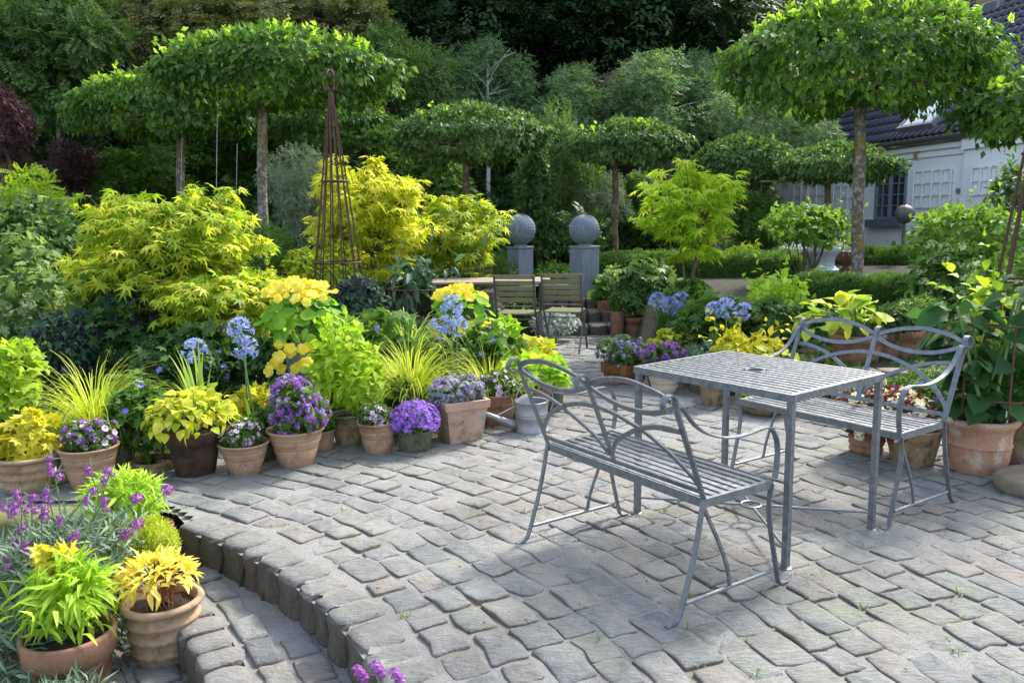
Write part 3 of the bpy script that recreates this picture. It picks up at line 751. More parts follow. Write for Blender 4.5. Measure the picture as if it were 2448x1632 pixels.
# ---- weathered wooden table and four folding chairs by the far steps
ft = thing('wooden_table', 'weathered wooden table with folding chairs by the far steps', 'table', (-.24, 9.65, 0))
for k in range(7):
    y = 9.34+k*.105; part('plank', box((-.24, y, .735), 1.4, .099, .024, 0, .004), WOODT, ft)
for x in (-.82, .34):
    for s_ in (-1, 1): part('leg', sweep([(x, 9.65-s_*.30, 0.0), (x, 9.65+s_*.28, .72)], (1, 0, 0), .03, .025), DARKM, ft)
def make_chair(label):
    t = thing('folding_chair', label, 'chair', group='wooden folding chairs round the wooden table')
    w_ = .42
    for s_ in (-1, 1):
        x = s_*w_/2
        f = part('frame', sweep([(x, q, z) for q, z in spline([(-.22, .86), (-.185, .70), (-.13, .52), (-.06, .40), (.06, .25), (.19, .10), (.235, .0)], 22)], (1, 0, 0), .022, .006), DARKM, t)
        part('leg', sweep([(x*.92, q, z) for q, z in spline([(.20, .45), (.10, .33), (-.04, .20), (-.17, .08), (-.22, .0)], 16)], (1, 0, 0), .020, .006), DARKM, t)
    for k in range(5):
        z = .845-k*.062; q = -.217+(.845-z)*.24
        part('back_slat', box((0, q+.012, z), w_+.03, .014, .046, 0, .004), WOODG, t)
    for k in range(7):
        q = -.16+k*.058; part('seat_slat', box((0, q, .452), w_-.03, .042, .016, 0, .004), WOODG, t)
    for q, z in ((-.19, .40), (.215, .12), (-.13, .53)): part('crossbar', tube([(-w_/2, q if z != .53 else -.135, z), (w_/2, q if z != .53 else -.135, z)], .007), DARKM, t)
    return t
ch1 = make_chair('folding chair with algae-green slats, its back to the camera, nearer the far steps')
place(ch1, .58, 8.95, math.radians(-14))
ch2 = copy_tree(ch1, 'folding chair with its back to the camera, left beside the chair nearer the far steps'); place(ch2, .07, 8.82, math.radians(-12))
ch3 = copy_tree(ch1, 'folding chair across the wooden table, in front of the left blue stone pillar'); place(ch3, -.48, 10.55, math.radians(176))
ch4 = copy_tree(ch1, 'folding chair across the wooden table, half hidden behind tall green leaves'); place(ch4, -.98, 10.45, math.radians(186))

# ---- obelisks of rusty rod
def make_obelisk(label):
    t = thing('obelisk', label, 'plant support', group='rusty iron obelisks in the borders')
    H, R0 = 2.0, .33
    def rr(z): return R0*(1-z/H)+.012
    for k in range(12):
        an = 2*math.pi*(k+.4)/12; part('rod', tube([(rr(z)*math.cos(an), rr(z)*math.sin(an), z) for z in (0, 1.0, H)], .0075, 6), RUST, t)
    for z in (.12, .78, 1.36): part('ring', tube([((rr(z)+.008)*math.cos(q), (rr(z)+.008)*math.sin(q), z) for q in np.linspace(0, 2*math.pi, 28, endpoint=False)], .007, 6, True), RUST, t)
    for q in (0, math.pi/3, 2*math.pi/3): part('finial_hoop', tube([(.072*math.cos(p_)*math.cos(q), .072*math.cos(p_)*math.sin(q), H+.06+.072*math.sin(p_)) for p_ in np.linspace(0, 2*math.pi, 24, endpoint=False)], .008, 6, True), RUST, t)
    return t
p = PY(778, 640, 8.0)
ob = make_obelisk('rusty iron obelisk with ball finial standing in the left border'); place(ob, p[0], 8.0, .2, .02)
ztop = PY(776, 165, 8)[2]; ob.scale = (1, 1, (ztop-.02)/2.12)
ob2 = copy_tree(ob, 'rusty iron obelisk cut off by the right edge of the photo'); place(ob2, 3.22, 5.05, .5, .0)

# ---- blue stone pillars with patterned balls
def pillar(px, ptop, pbot, pw, Y, yaw, lab):
    p = PY(px, pbot, Y); zt = PY(px, ptop, Y)[2]; wd = pw*pxm(Y)/1.33
    t = thing('stone_pillar', lab, 'pillar', (p[0], Y, p[2]), 'blue stone pillars at the far steps')
    part('shaft', box((p[0], Y, (p[2]+zt-.03)/2), wd, wd, zt-.03-p[2], yaw, .006), SLATE, t)
    part('cap', box((p[0], Y, zt-.012), wd+.02, wd+.02, .03, yaw, .006), SLATE, t)
    return p[0], zt
def ball(x, Y, z0, pd, lab):
    r = pd*pxm(Y)/2; V, F = [], []
    rows, n = 16, 30
    t = thing('stone_ball', lab, 'stone ball', (x, Y, z0), 'patterned stone balls on the pillars')
    part('core', lathe([(max(.001, r*.965*math.sin(a)), r+.015-r*.965*math.cos(a)) for a in np.linspace(0.02, math.pi-.02, 20)], (x, Y, z0), 30), SLATE, t, True)
    part('neck', lathe([(0, 0), (r*.42, 0), (r*.42, .02), (r*.36, .035), (0, .04)], (x, Y, z0), 24), SLATE, t)
    SV = []
    for i in range(1, rows):
        a0 = math.pi*i/rows
        for k in range(n):
            b0 = 2*math.pi*(k+.5*(i % 2))/n; db = math.pi/n*.92; da = math.pi/rows
            def sp(a, b, q): return (x+q*math.sin(a)*math.cos(b), Y+q*math.sin(a)*math.sin(b), z0+r+.015+q*math.cos(a))
            V = [sp(a0-da*.75, b0-db, r*.96), sp(a0-da*.75, b0+db, r*.96), sp(a0+da*.2, b0+db*.8, r*.985), sp(min(a0+da*.75, math.pi), b0, r*1.012), sp(a0+da*.2, b0-db*.8, r*.985), sp(a0, b0, r*1.02)]
            SV.append((np.array(V), [[0, 1, 5], [1, 2, 5], [2, 3, 5], [3, 4, 5], [4, 0, 5]]))
    part('scales', join(*SV), SLATE, t, kind='stuff')
x_, z_ = pillar(1196, 566, 700, 56, 11.5, math.radians(38), 'blue stone pillar under the left patterned ball, partly behind the yellow maple'); ball(x_, 11.5, z_, 70, 'patterned grey stone ball on the pillar behind the yellow maple')
x_, z_ = pillar(1342, 565, 684, 64, 11.1, math.radians(33), 'blue stone pillar standing on the far steps beside the clipped hedge'); ball(x_, 11.1, z_, 68, 'patterned grey stone ball on the pillar beside the clipped hedge')

# ---- dark steel ball, planter, urns, bird table beyond the hedge
p = PY(2078, 492, 13.5); rb_ = 21*pxm(13.5)
sb_ = thing('garden_sphere', 'dark steel sphere on a post in front of the grey window', 'garden ornament', (p[0], 13.5, .5))
part('sphere', lathe([(max(.001, rb_*math.sin(q)), -rb_*math.cos(q)) for q in np.linspace(0, math.pi, 18)], p, 26), DARKM, sb_, True)
part('seam', tube([(p[0]+rb_*math.cos(q), p[1]+rb_*math.sin(q), p[2]+.02) for q in np.linspace(0, 2*math.pi, 26, endpoint=False)], .008, 6, True), DARKM, sb_)
part('spike', tube([p+[0, 0, rb_], p+[0, 0, rb_+.12]], [.02, .004]), DARKM, sb_); part('post', tube([(p[0], p[1], .5), p-[0, 0, rb_]], .03), DARKM, sb_)
p = PY(1884, 627, 12.2); q_ = pxm(12.2)
V, F = lathe([(0, 0), (42*q_, 0), (42*q_, 9*q_), (37*q_, 11*q_), (32*q_, 17*q_), (31*q_, 26*q_), (35*q_, 38*q_), (44*q_, 48*q_), (46*q_, 51*q_), (46*q_, 56*q_), (40*q_, 56*q_), (38*q_, 50*q_), (0, 50*q_)], p, 8)
planter_ = thing('octagonal_planter', 'pale grey octagonal planter with silvery foliage beyond the hedge', 'planter', tuple(p)); part('bowl', (V, F), PLANTERW, planter_)
PLANTER_TOP = p+np.array([0, 0, 54*q_])
urns = []
for px, lab in ((1817, 'brown iron urn with white foliage left of the octagonal planter'), (1942, 'brown iron urn with white foliage right of the octagonal planter')):
    p = PY(px, 622, 12.6); q_ = pxm(12.6); t = thing('garden_urn', lab, 'urn', tuple(p), 'brown iron urns beside the planter')
    part('bowl', lathe([(0, 0), (12*q_, 0), (12*q_, 4*q_), (6*q_, 8*q_), (6*q_, 13*q_), (16*q_, 19*q_), (22*q_, 28*q_), (22*q_, 34*q_), (29*q_, 41*q_), (30*q_, 44*q_), (27*q_, 44*q_), (20*q_, 38*q_), (0, 38*q_)], p, 24), PM['iron'], t, True); part('plinth', box(p-np.array([0, 0, .2]), 26*q_, 26*q_, .4), PLANTERW, t); urns.append((t, p+np.array([0, 0, 42*q_])))
p = PY(1772, 480, 15.5)
bt = thing('bird_table', 'thin legged bird table in front of the white house wall', 'bird table', (p[0], p[1], .5))
part('tray', box(p+np.array([0, 0, .12]), .46, .3, .05), WOODT, bt); part('post', tube([(p[0], p[1], .5), p+np.array([0, 0, .1])], .03), WOODT, bt); part('roof', box(p+np.array([0, 0, .5]), .5, .34, .03), WOODT, bt)
for s_ in (-1, 1): part('upright', tube([p+np.array([s_*.2, 0, .14]), p+np.array([s_*.2, 0, .49])], .012), WOODT, bt)
# ---- stone block at the right edge
single('stone_block', 'round topped brown stone block at the right edge under the cabbage leaves', 'stone block', (noisy(lathe([(0, 0), (.19, 0), (.20, .03), (.20, .075), (.18, .09), (0, .093)], PZ(2352, 1150)+np.array([0.15, .14, 0]), 22)[0], .012, 9), lathe([(0, 0)]*6, (0, 0, 0), 22)[1]), STONEB, True)

# ================================================================== FOLIAGE
def T(v, f): return np.array(v, float), np.array(f)
def leaf4(w, fold=.12, curl=.12, wide=.42):
    return T([(0, 0, 0), (-w, wide, fold), (w, wide, fold), (0, 1, -curl), (0, .5, 0)], [(0, 2, 4), (2, 3, 4), (3, 1, 4), (1, 0, 4)])
def leaf12(w, fold=.1, curl=.2, wide=.45):
    V = [(0, 0, 0), (0, .35, .02), (0, .7, -curl*.4), (0, 1, -curl)]
    for s_ in (-1, 1): V += [(s_*w*.7, wide*.45, fold*.8), (s_*w, wide, fold), (s_*w*.72, wide+.27, fold*.5-curl*.4)]
    F = []
    for o, sg in ((4, 1), (7, -1)):
        f = [(0, 1, o), (o, 1, o+1), (o+1, 1, 2), (o+1, 2, o+2), (o+2, 2, 3)]
        F += [x[::sg] for x in f]
    return T(V, F)
def palmate(n=7, depth=.42, span=130, droop=.15, w=1.):
    V = [(0, 0, 0)]; F = []
    angs = np.radians(np.linspace(-span, span, n))
    for i, a in enumerate(angs):
        r = .45+.55*math.cos(a*.62)**1.0; V.append((math.sin(a)*r*w, math.cos(a)*r, -droop*r))
        if i < n-1:
            m = (a+angs[i+1])/2; r2 = depth*(.5+.5*math.cos(m*.6)); V.append((math.sin(m)*r2*w, math.cos(m)*r2, .02))
    for i in range(1, len(V)-1): F.append((0, i+1, i))
    return T(V, F)
def rounded(n=9, cup=.12):
    V = [(0, .5, -cup)]+[(.5*math.sin(a)*(1+.06*math.sin(3*a)), .5-.5*math.cos(a), .03*math.sin(4*a)) for a in np.arange(n)*2*math.pi/n]
    return T(V, [(0, i+1, (i+1) % n+1) for i in range(n)])
def pinnate(k=6, w=.10, l=.34):
    V, F = [], []
    for i in range(k):
        y = .15+.75*i/k
        for s_ in (-1, 1):
            b = len(V); L_ = l*(1-.35*abs(i/k-.4)); V += [(0, y, 0), (s_*L_*.5, y+w*.2+.02, .03), (s_*L_, y+L_*.35, -.05), (s_*L_*.45, y+w+.05, .03)]
            F += [(b, b+1, b+2), (b, b+2, b+3)]
    b = len(V); V += [(0, .86, 0), (w*.6, .95, 0), (0, 1.12, 0), (-w*.6, .95, 0)]; F += [(b, b+1, b+2), (b, b+2, b+3)]
    return T(V, F)
def sprig(k=7, w=.16, l=.34, sp=1.):
    r = random.Random(5); V, F = [], []
    for i in range(k):
        y = (i+.3)/k; a = (-1)**i*r.uniform(.5, 1.1)*sp; L_ = l*r.uniform(.8, 1.15); dx, dy = math.sin(a), math.cos(a); nx, ny = dy, -dx; z = r.uniform(-.12, .08)
        b = len(V); V += [(0, y, 0), (dx*L_*.45+nx*w*.5, y+dy*L_*.45+ny*w*.5, z*.5+.03), (dx*L_, y+dy*L_, z), (dx*L_*.45-nx*w*.5, y+dy*L_*.45-ny*w*.5, z*.5+.03)]
        F += [(b, b+1, b+2), (b, b+2, b+3)]
    return T(V, F)
def needles(k=9):
    r = random.Random(3); V, F = [], []
    for i in range(k):
        y = i/k*.8; a = r.uniform(0, 6.28); b = len(V); dx, dz = math.cos(a)*.34, math.sin(a)*.34; V += [(0, y, 0), (dx*.5+.04, y+.16, dz*.5), (dx, y+.30, dz), (dx*.5-.04, y+.18, dz*.5)]
        F += [(b, b+1, b+2), (b, b+2, b+3)]
    return T(V, F)
def floret(n=5, r0=.12, r1=.5, w=.30, cup=.15):
    V, F = [], []
    for i in range(n):
        a = 2*math.pi*i/n; c, s_ = math.cos(a), math.sin(a); b = len(V)
        for rr_, ww, z in ((0, 0, -cup), (r1*.6, w*.5, 0), (r1, w*.28, cup*.3), (r1, -w*.28, cup*.3), (r1*.6, -w*.5, 0)): V.append((c*rr_-s_*ww, s_*rr_+c*ww, z))
        F += [(b, b+1, b+4), (b+1, b+2, b+3), (b+1, b+3, b+4)]
    return T(V, F)
TP_ = dict(oval=leaf4(.30), broad=leaf4(.40), lance=leaf4(.13, .06, .2, .4), thin=leaf4(.07, .03, .25, .4), oval12=leaf12(.30), broad12=leaf12(.40, .12, .3), lance12=leaf12(.15, .08, .3), lance9=leaf12(.10, .07, .35), maple=palmate(7, .34, 125, .2), cut=palmate(7, .55, 150, .1), vine=palmate(5, .62, 140, .12),
           round=rounded(), pinnate=pinnate(), sprig=sprig(), sprigfine=sprig(9, .09, .26), sprigbroad=sprig(6, .26, .42), needle=needles(), floret5=floret(), floret4=floret(4, w=.42), fan5=floret(5, w=.46, cup=.06), star=floret(5, w=.24, cup=.1), five=floret(5, w=.5, cup=.2))
def cloud(tpl, P, D, N, s):
    tv, tf = TP_[tpl] if isinstance(tpl, str) else tpl
    P = np.asarray(P, float); D = unit(D); X = unit(np.cross(D, N)); Z = np.cross(X, D); s = np.broadcast_to(np.asarray(s, float), (len(P),))
    V = P[:, None]+s[:, None, None]*(tv[None, :, 0:1]*X[:, None]+tv[None, :, 1:2]*D[:, None]+tv[None, :, 2:3]*Z[:, None])
    F = (tf[None]+(np.arange(len(P))*len(tv))[:, None, None]).reshape(-1, tf.shape[1])
    return V.reshape(-1, 3), F
def rdir(n, up=0.):
    v = rng.normal(size=(n, 3)); v[:, 2] += up; return unit(v)
def lumps(c, dims, n, k=9, lump=.5, top=.15, lo=-1.):
    """points and outward directions on the skin of several overlapping lumps inside an ellipsoid"""
    c = np.array(c, float); dims = np.array(dims, float)
    cc = rdir(k)*np.cbrt(rng.random((k, 1)))*(1-lump*.85); cc[0] = 0
    rr = lump*(.75+.5*rng.random(k)); rr[0] = .72
    i = rng.integers(0, k, n); u = rdir(n, top); q = rr[i][:, None]*(.72+.34*np.sqrt(rng.random((n, 1))))
    p = cc[i]+u*q; keep = p[:, 2] > lo
    # drop most of what lies deep inside
    dm = np.min(np.linalg.norm((p[:, None]-cc[None])/rr[None, :, None], axis=2), axis=1); keep &= (dm > .62) | (rng.random(n) < .25)
    p, u = p[keep], u[keep]
    return c+p*dims, u
def leaves(P, U, tpl, size, droop=.3, spread=.6, flat=.6, var=.35):
    n = len(P); D = U*.7+rng.normal(size=(n, 3))*spread+np.array([0, 0, -droop]); N = U*.5+np.array([0, 0, flat])+rng.normal(size=(n, 3))*.35
    return cloud(tpl, P, D, N, size*(1-var/2+var*rng.random(n)))
AREA = {}
def tarea(tpl):
    if tpl not in AREA:
        v, f = TP_[tpl]; a = v[f[:, 0]]; AREA[tpl] = float(np.linalg.norm(np.cross(v[f[:, 1]]-a, v[f[:, 2]]-a), axis=1).sum()/2)
    return AREA[tpl]
def nleaf(dims, tpl, size, cov, cap=9000):
    a, b, c = dims; A = 4*math.pi*((((a*b)**1.6+(a*c)**1.6+(b*c)**1.6)/3)**(1/1.6)); return int(min(cap, cov*A/(tarea(tpl)*size*size)))
def twigs(base, P, k, r=.006):
    L_ = []
    if len(P) == 0: return None
    for i in rng.choice(len(P), min(k, len(P)), replace=False):
        a, b = np.array(base, float), P[i]; m = (a+b)/2+(rng.random(3)-.5)*.12*np.linalg.norm(b-a); m[2] += .1*np.linalg.norm(b-a)
        L_.append(tube(spline([a, m, b], 7), np.linspace(r, r*.3, 7), 5))
    return join(*L_)
def shrub(name, label, cat, cx, top, bot, wpx, Y, tpl, size, mat, cov=2.2, dep=.9, group=None, k=9, lump=.5, droop=.3, flat=.6, spread=.6, shoots=0, stem=TWIG, topb=.15, cap=9000, fname='foliage', base=None):
    """a leafy plant spanning the given reading pixels at distance Y"""
    p = PY(cx, (top+bot)/2, Y); q = pxm(Y); a, c = wpx/2*q, (bot-top)/2*q; dims = (a, max(.05, a*dep), c)
    zb = min(p[2]-c*.9, max(gz(p[0], Y), p[2]-c-.6)) if base is None else base
    t = thing(name, label, cat, (p[0], Y, zb), group)
    P, U = lumps(p, dims, nleaf(dims, tpl, size, cov, cap), k, lump, topb)
    L_ = [leaves(P, U, tpl, size, droop, spread, flat)]
    if shoots:
        j = rng.choice(len(P), shoots); SP, SD = [], []
        for i in j:
            d = unit(U[i]*.8+np.array([0, 0, .7])+rng.normal(size=3)*.25); ln = size*(2+2.5*rng.random())
            for m in range(7): SP.append(P[i]+d*ln*m/6); SD.append(d*.6+rng.normal(size=3)*.6)
        L_.append(cloud(tpl, SP, SD, np.tile([0, 0, 1.], (len(SP), 1))+rng.normal(size=(len(SP), 3))*.4, size*.75))
    part(fname, join(*L_), LM[mat], t, kind='stuff')
    tw = twigs((p[0], Y, zb), P, 9, max(.004, a*.012))
    if tw: part('stems', tw, stem, t, kind='stuff')
    return t, P, U
def trunk(t, base, topp, r0, r1, mat, bend=.04, name='trunk'):
    pts = [np.array(base)+(np.array(topp)-np.array(base))*k/5+((rng.random(3)-.5)*bend if 0 < k < 5 else 0) for k in range(6)]
    P = spline(pts, 22); R = np.linspace(r0, r1, 22)*(1+.06*np.sin(np.linspace(0, 17, 22)+rng.random()*6)); R[0] *= 1.15
    return part(name, tube(P, R, 14), mat, t, True)
def flowers(t, P, U, n, me, size, name='flower', up=.4, off=.01, mat=None):
    ok_ = np.where((U@unit(CAM-P.mean(0)) > -.15) & (np.linalg.norm((P-P.mean(0))/(P.std(0)+1e-6), axis=1) > 1.35))[0]; n = min(n, len(ok_))
    for i in rng.choice(ok_, n, replace=False):
        d = unit(U[i]+np.array([0, 0, up])+rng.normal(size=3)*.3); X = unit(np.cross(d, rng.normal(size=3)))
        M = frame(P[i]+d*off, X, d, size*(.8+.4*rng.random())); inst(name, me, t, M)
def fmesh(name, tpl, mat): return mesh(name, TP_[tpl] if isinstance(tpl, str) else tpl, LM[mat])
def ballhead(tpl, n, s, flat=0., stalk=.0):
    u = rdir(n, .5); P = u*(.5+.0*rng.random((n, 1))); P[:, 2] *= (1-flat)
    X = unit(np.cross(u, rng.normal(size=(n, 3)))); V, F = cloud(tpl, P, X, u, s*(.8+.4*rng.random(n))); return V, F
FM = dict(geranium=fmesh('flower', 'fan5', 'flower_geranium'), pink=fmesh('flower', 'five', 'flower_pink'), campanula=fmesh('flower', 'star', 'flower_violet'),
          nasturtium=fmesh('flower', join(floret(5, r1=.6, w=.62, cup=.22), (floret(5, r1=.42, w=.5, cup=.1)[0]@np.array([[.81, .59, 0], [-.59, .81, 0], [0, 0, 1.]])+np.array([0, 0, .08]), floret(5)[1])), 'flower_yellow'),
          verbena=fmesh('flower_head', ballhead('floret5', 22, .34, .45), 'flower_magenta'), scaevola=fmesh('flower_head', ballhead('floret5', 12, .42, .3), 'flower_lilac'),
          erysimum=fmesh('flower_head', ballhead('floret4', 26, .42, .2), 'flower_mauve'), white=fmesh('flower', ballhead('floret5', 20, .5, .45), 'flower_white'), pale=fmesh('flower_head', ballhead('floret5', 26, .22, .7), 'flower_pale'),
          cerinthe=fmesh('flower_head', ballhead('oval', 12, .5, .1), 'flower_dark'))
def agap_head():
    L_ = []
    for i in range(26):
        u = rdir(1, .4)[0]; u = unit(u); L_.append((np.array(tube([u*.06, u*.34], .006, 3)[0]), np.array([[0, 1, 4], [0, 4, 3], [1, 2, 5], [1, 5, 4], [2, 0, 3], [2, 3, 5]])))
        X = unit(np.cross(u, rng.normal(size=3))); Z = u
        for k in range(6):
            a = k*math.pi/3; r_ = X*math.cos(a)+np.cross(u, X)*math.sin(a); b = u*.33; w_ = np.cross(u, r_)*.035
            V = np.array([b-w_*.5, b+w_*.5, b+u*.12+r_*.07+w_, b+u*.12+r_*.07-w_, b+u*.15+r_*.15]); L_.append((V, np.array([[0, 1, 2], [0, 2, 3], [3, 2, 4]])))
    return join(*L_)
FM['agap'] = [mesh('flower_head', agap_head(), LM['flower_blue']) for _ in range(3)]

def blades(c, n, L0, spread, w, seg=6, droop=1., r0=.05):
    """arching grass blades from a common base"""
    c = np.array(c, float); V, F = [], []
    for i in range(n):
        az = rng.random()*6.283; tilt = spread*abs(rng.normal())*.5+.08; L_ = L0*(.6+.5*rng.random()); d = np.array([math.cos(az), math.sin(az), 0]); sd_ = np.array([-d[1], d[0], 0])
        p = c+d*r0*rng.random()+sd_*r0*(rng.random()-.5); an = math.pi/2-tilt; st = L_/seg; b = len(V); dr = droop*(.7+1.0*rng.random())*(.45+tilt)
        for k in range(seg+1):
            ww = w*(1-(k/seg)**2)*.5+.0006; V += [p-sd_*ww, p+sd_*ww]
            p = p+st*(math.cos(an)*d+math.sin(an)*np.array([0, 0, 1])); an -= dr*2.2/seg*(k+1)/seg*1.7
        for k in range(seg): a = b+k*2; F += [(a, a+1, a+3), (a, a+3, a+2)]
    return np.array(V), np.array(F)

# ---- acers: fans of cut leaves held in loose level sprays
def acer(label, cx, top, bot, wpx, Y, mat, size=.075, fans=80, per=22, base=None, dep=.9, trunk_px=None):
    p = PY(cx, (top+bot)/2, Y); q = pxm(Y); a, c = wpx/2*q, (bot-top)/2*q; gx = p[0] if trunk_px is None else PY(trunk_px, bot, Y)[0]
    zb = gz(gx, Y) if base is None else base
    t = thing('maple_tree', label, 'maple', (gx, Y, zb), 'golden maples in the borders')
    u = rdir(fans, .35); rad = (.50+.5*np.sqrt(rng.random((fans, 1))))*(1+.42*np.array([[noise.noise(Vector(v_)*1.9+Vector((Y*5, cx, 0)))] for v_ in u])); C = p+u*rad*np.array([a, a*dep, c])
    f0 = np.array([gx, Y, max(zb+.1, p[2]-c*.9)]); Ps, Ds = [], []
    for i in range(fans):
        ax = C[i]-f0; out = unit(np.array([ax[0], ax[1], .12*abs(ax[2])])); R_ = .07+.12*rng.random()
        for k in range(per):
            t_ = 1-.5*rng.random()**1.6; an = rng.normal()*.8; d = np.array([out[0]*math.cos(an)-out[1]*math.sin(an), out[0]*math.sin(an)+out[1]*math.cos(an), -.15+.25*rng.normal()])
            Ps.append(f0+ax*t_+np.array([0, 0, .10*np.linalg.norm(ax)*math.sin(t_*3.0)])+d*R_*rng.random()*1.3*np.array([1, 1, .5])); Ds.append(d+np.array([0, 0, -.30+.15*rng.normal()]))
    Ps, Ds = np.array(Ps), np.array(Ds); n = len(Ps)
    part('foliage', cloud('maple', Ps, Ds, np.tile([0, 0, 1.], (n, 1))+rng.normal(size=(n, 3))*.38, size*(.45+.8*rng.random(n))), LM[mat], t, kind='stuff')
    b = np.array([gx, Y, zb]); f_ = p-np.array([0, 0, c*.55])
    trunk(t, b, f_, .026, .016, BARKD)
    if trunk_px: trunk(t, b+np.array([-.03, 0, .0]), f_+np.array([-.16, .05, .1]), .016, .01, BARKD)
    L_ = [tube(spline([f_, (f_+C[i])/2+np.array([0, 0, .08]), C[i]], 7), np.linspace(.011, .003, 7), 5) for i in range(0, fans, 2)]
    part('branches', join(*L_), BARKD, t, kind='stuff')
    return t

# ---- table-topped (pleached) hornbeams
def pleached(label, tx, tbot, Y, diam, x0, x1, ytop, ybot, size=.075, cov=2.6, mat='hornbeam_green', shoots=70, dep=None, lean=0, bark=BARK, tpl='oval', tail=0.):
    q = pxm(Y); cx = (x0+x1)/2; p = PY(cx, (ytop+ybot)/2, Y); a, c = (x1-x0)/2*q, (ybot-ytop)/2*q; b_ = a*.6 if dep is None else dep
    tb = PY(tx, tbot, Y); zt = p[2]-c*.35; tp_ = np.array([PY(tx+lean, ybot, Y)[0], Y, zt])
    zg = gz(tb[0], Y)
    t = thing('pleached_tree', label, 'tree', (tb[0], Y, zg), 'hornbeams clipped to flat table tops')
    trunk(t, (tb[0], Y, zg), tp_, diam/2*1.05, diam/2*.92, bark, .03)
    # leafy slab: skin of a rounded, uneven box
    n = int(min(11000, cov*(a*b_*2*4+8*c*(a+b_))/(tarea(tpl)*size*size)))
    u = rdir(n); m = np.max(np.abs(u), axis=1, keepdims=True); s_ = .35*u/m+.65*u*1.18; s_ = s_*(.62+.40*np.sqrt(rng.random((n, 1))))
    nzv = np.array([noise.noise(Vector((v[0]*2.4+Y*3, v[1]*2.4+cx*.01, v[2]*1.2))) for v in s_]); nz2 = np.array([noise.noise(Vector((v[0]*6+Y, v[1]*6, v[2]*3+cx))) for v in s_]); s_ *= (.97+.22*nzv+.12*nz2)[:, None]
    rr_ = np.clip(s_[:, 0]**2+s_[:, 1]**2*.5, 0, 1); up_ = s_[:, 2] > 0; s_[:, 2] = np.where(up_, s_[:, 2]*(1.22-.72*rr_), s_[:, 2]*(.95+.55*nzv))
    hole = np.array([noise.noise(Vector((v[0]*4.5+Y*7, v[1]*3, v[2]*2.4))) for v in s_]); s_ = s_[hole < .30]; u = u[hole < .30]; n = len(s_)
    P = p+s_*np.array([a, b_, c]); D = u*np.array([.7, .7, .45])+rng.normal(size=(n, 3))*.45; D[:, 2] -= np.where(s_[:, 2] < .55, .75, -.25)
    N = u*np.array([1, 1, .4])+np.array([0, 0, .35])+rng.normal(size=(n, 3))*.45
    part('crown', cloud(tpl, P, D, N, size*(.6+.7*rng.random(n))), LM[mat], t, kind='stuff')
    if shoots:
        SP, SD = [], []
        for k in range(shoots):
            x, y = (rng.random(2)*2-1)*.95; z = (.86-.5*min(1, x*x+.5*y*y))*1.25+.12*noise.noise(Vector((x*2.5+Y, y*2.5, 1.))); d = np.array([rng.normal()*.25, rng.normal()*.25, 1]); b0 = p+np.array([x*a, y*b_, z*c]); ln = .02+.14*rng.random()**2
            for m_ in range(5): SP.append(b0+d*ln*m_/4); SD.append(d*.5+rng.normal(size=3)*.7)
        part('young_shoots', cloud(tpl, SP, SD, rng.normal(size=(len(SP), 3)), size*.95), LM['hornbeam_shoot'], t, kind='stuff')
    L_ = []
    for k in range(18):
        an = k/18*6.283+rng.random()*.3; e = p+np.array([math.cos(an)*a*.95, math.sin(an)*b_*.95, -c*(.55+.3*rng.random())]); s0 = tp_+np.array([0, 0, -.12*rng.random()])
        L_.append(tube(spline([s0, (s0+e)/2+np.array([0, 0, .03*rng.normal()]), e], 8), np.linspace(.022, .007, 8), 5))
    part('branches', join(*L_), BARKD, t, kind='stuff')
    return t

# ================================================================== POTS AND POT PLANTS
def pot_profile(rb, rt, h, style):
    w_ = max(.010, rt*.08); sl_ = lambda z: rb+(rt-rb)*z/h
    if style == 'line':
        P = [(0, 0), (rb*.96, 0), (rb, .006)]
        for f in (.50, .56, .74, .80): P += [(sl_(f*h)-.000, f*h-.006), (sl_(f*h)-.0035, f*h), (sl_(f*h), f*h+.006)]
        P += [(rt-.003, h*.93), (rt+.004, h*.955), (rt+.005, h*.985), (rt, h)]
    elif style == 'collar':
        P = [(0, 0), (rb*.96, 0), (rb, .006), (sl_(h*.4), h*.4), (sl_(h*.74)-.004, h*.74), (sl_(h*.75)+.012, h*.76), (rt+.006, h*.97), (rt+.004, h*.99), (rt-.003, h)]
    elif style == 'band':
        P = [(0, 0), (rb*.96, 0), (rb, .008)]
        for f in (.20, .46, .70): P += [(sl_(f*h), f*h-.016), (sl_(f*h)+.007, f*h-.008), (sl_(f*h)+.008, f*h+.003), (sl_(f*h), f*h+.010)]
        P += [(rt-.012, h*.84), (rt-.006, h*.86), (rt+.010, h*.90), (rt+.016, h*.95), (rt+.008, h*.992), (rt-.004, h)]
    elif style == 'belly':
        P = [(0, 0), (rb*.95, 0), (rb, .01), (rb*1.06, h*.2), (rb*1.12, h*.45), (rb*1.125, h*.48), (rb*1.15, h*.49), (rb*1.15, h*.515), (rb*1.12, h*.53), (rb*1.12, h*.72), (rb*1.16, h*.76), (rb*1.17, h*.80), (rt*.98, h*.85), (rt+.01, h*.90), (rt+.014, h*.97), (rt, h)]
    elif style == 'bowl':
        P = [(0, 0), (rb, 0), (rb*1.15, h*.2), (sl_(h*.6)+.02, h*.55), (rt, h*.9), (rt, h)]
    else:
        P = [(0, 0), (rb*.96, 0), (rb, .006), (sl_(h*.5), h*.5), (rt-.003, h*.93), (rt+.003, h*.96), (rt, h)]
    return P+[(rt-w_, h-.002), (rt-w_-.004, h-.03), (rt-w_-.012, h-.055)], rt-w_-.010
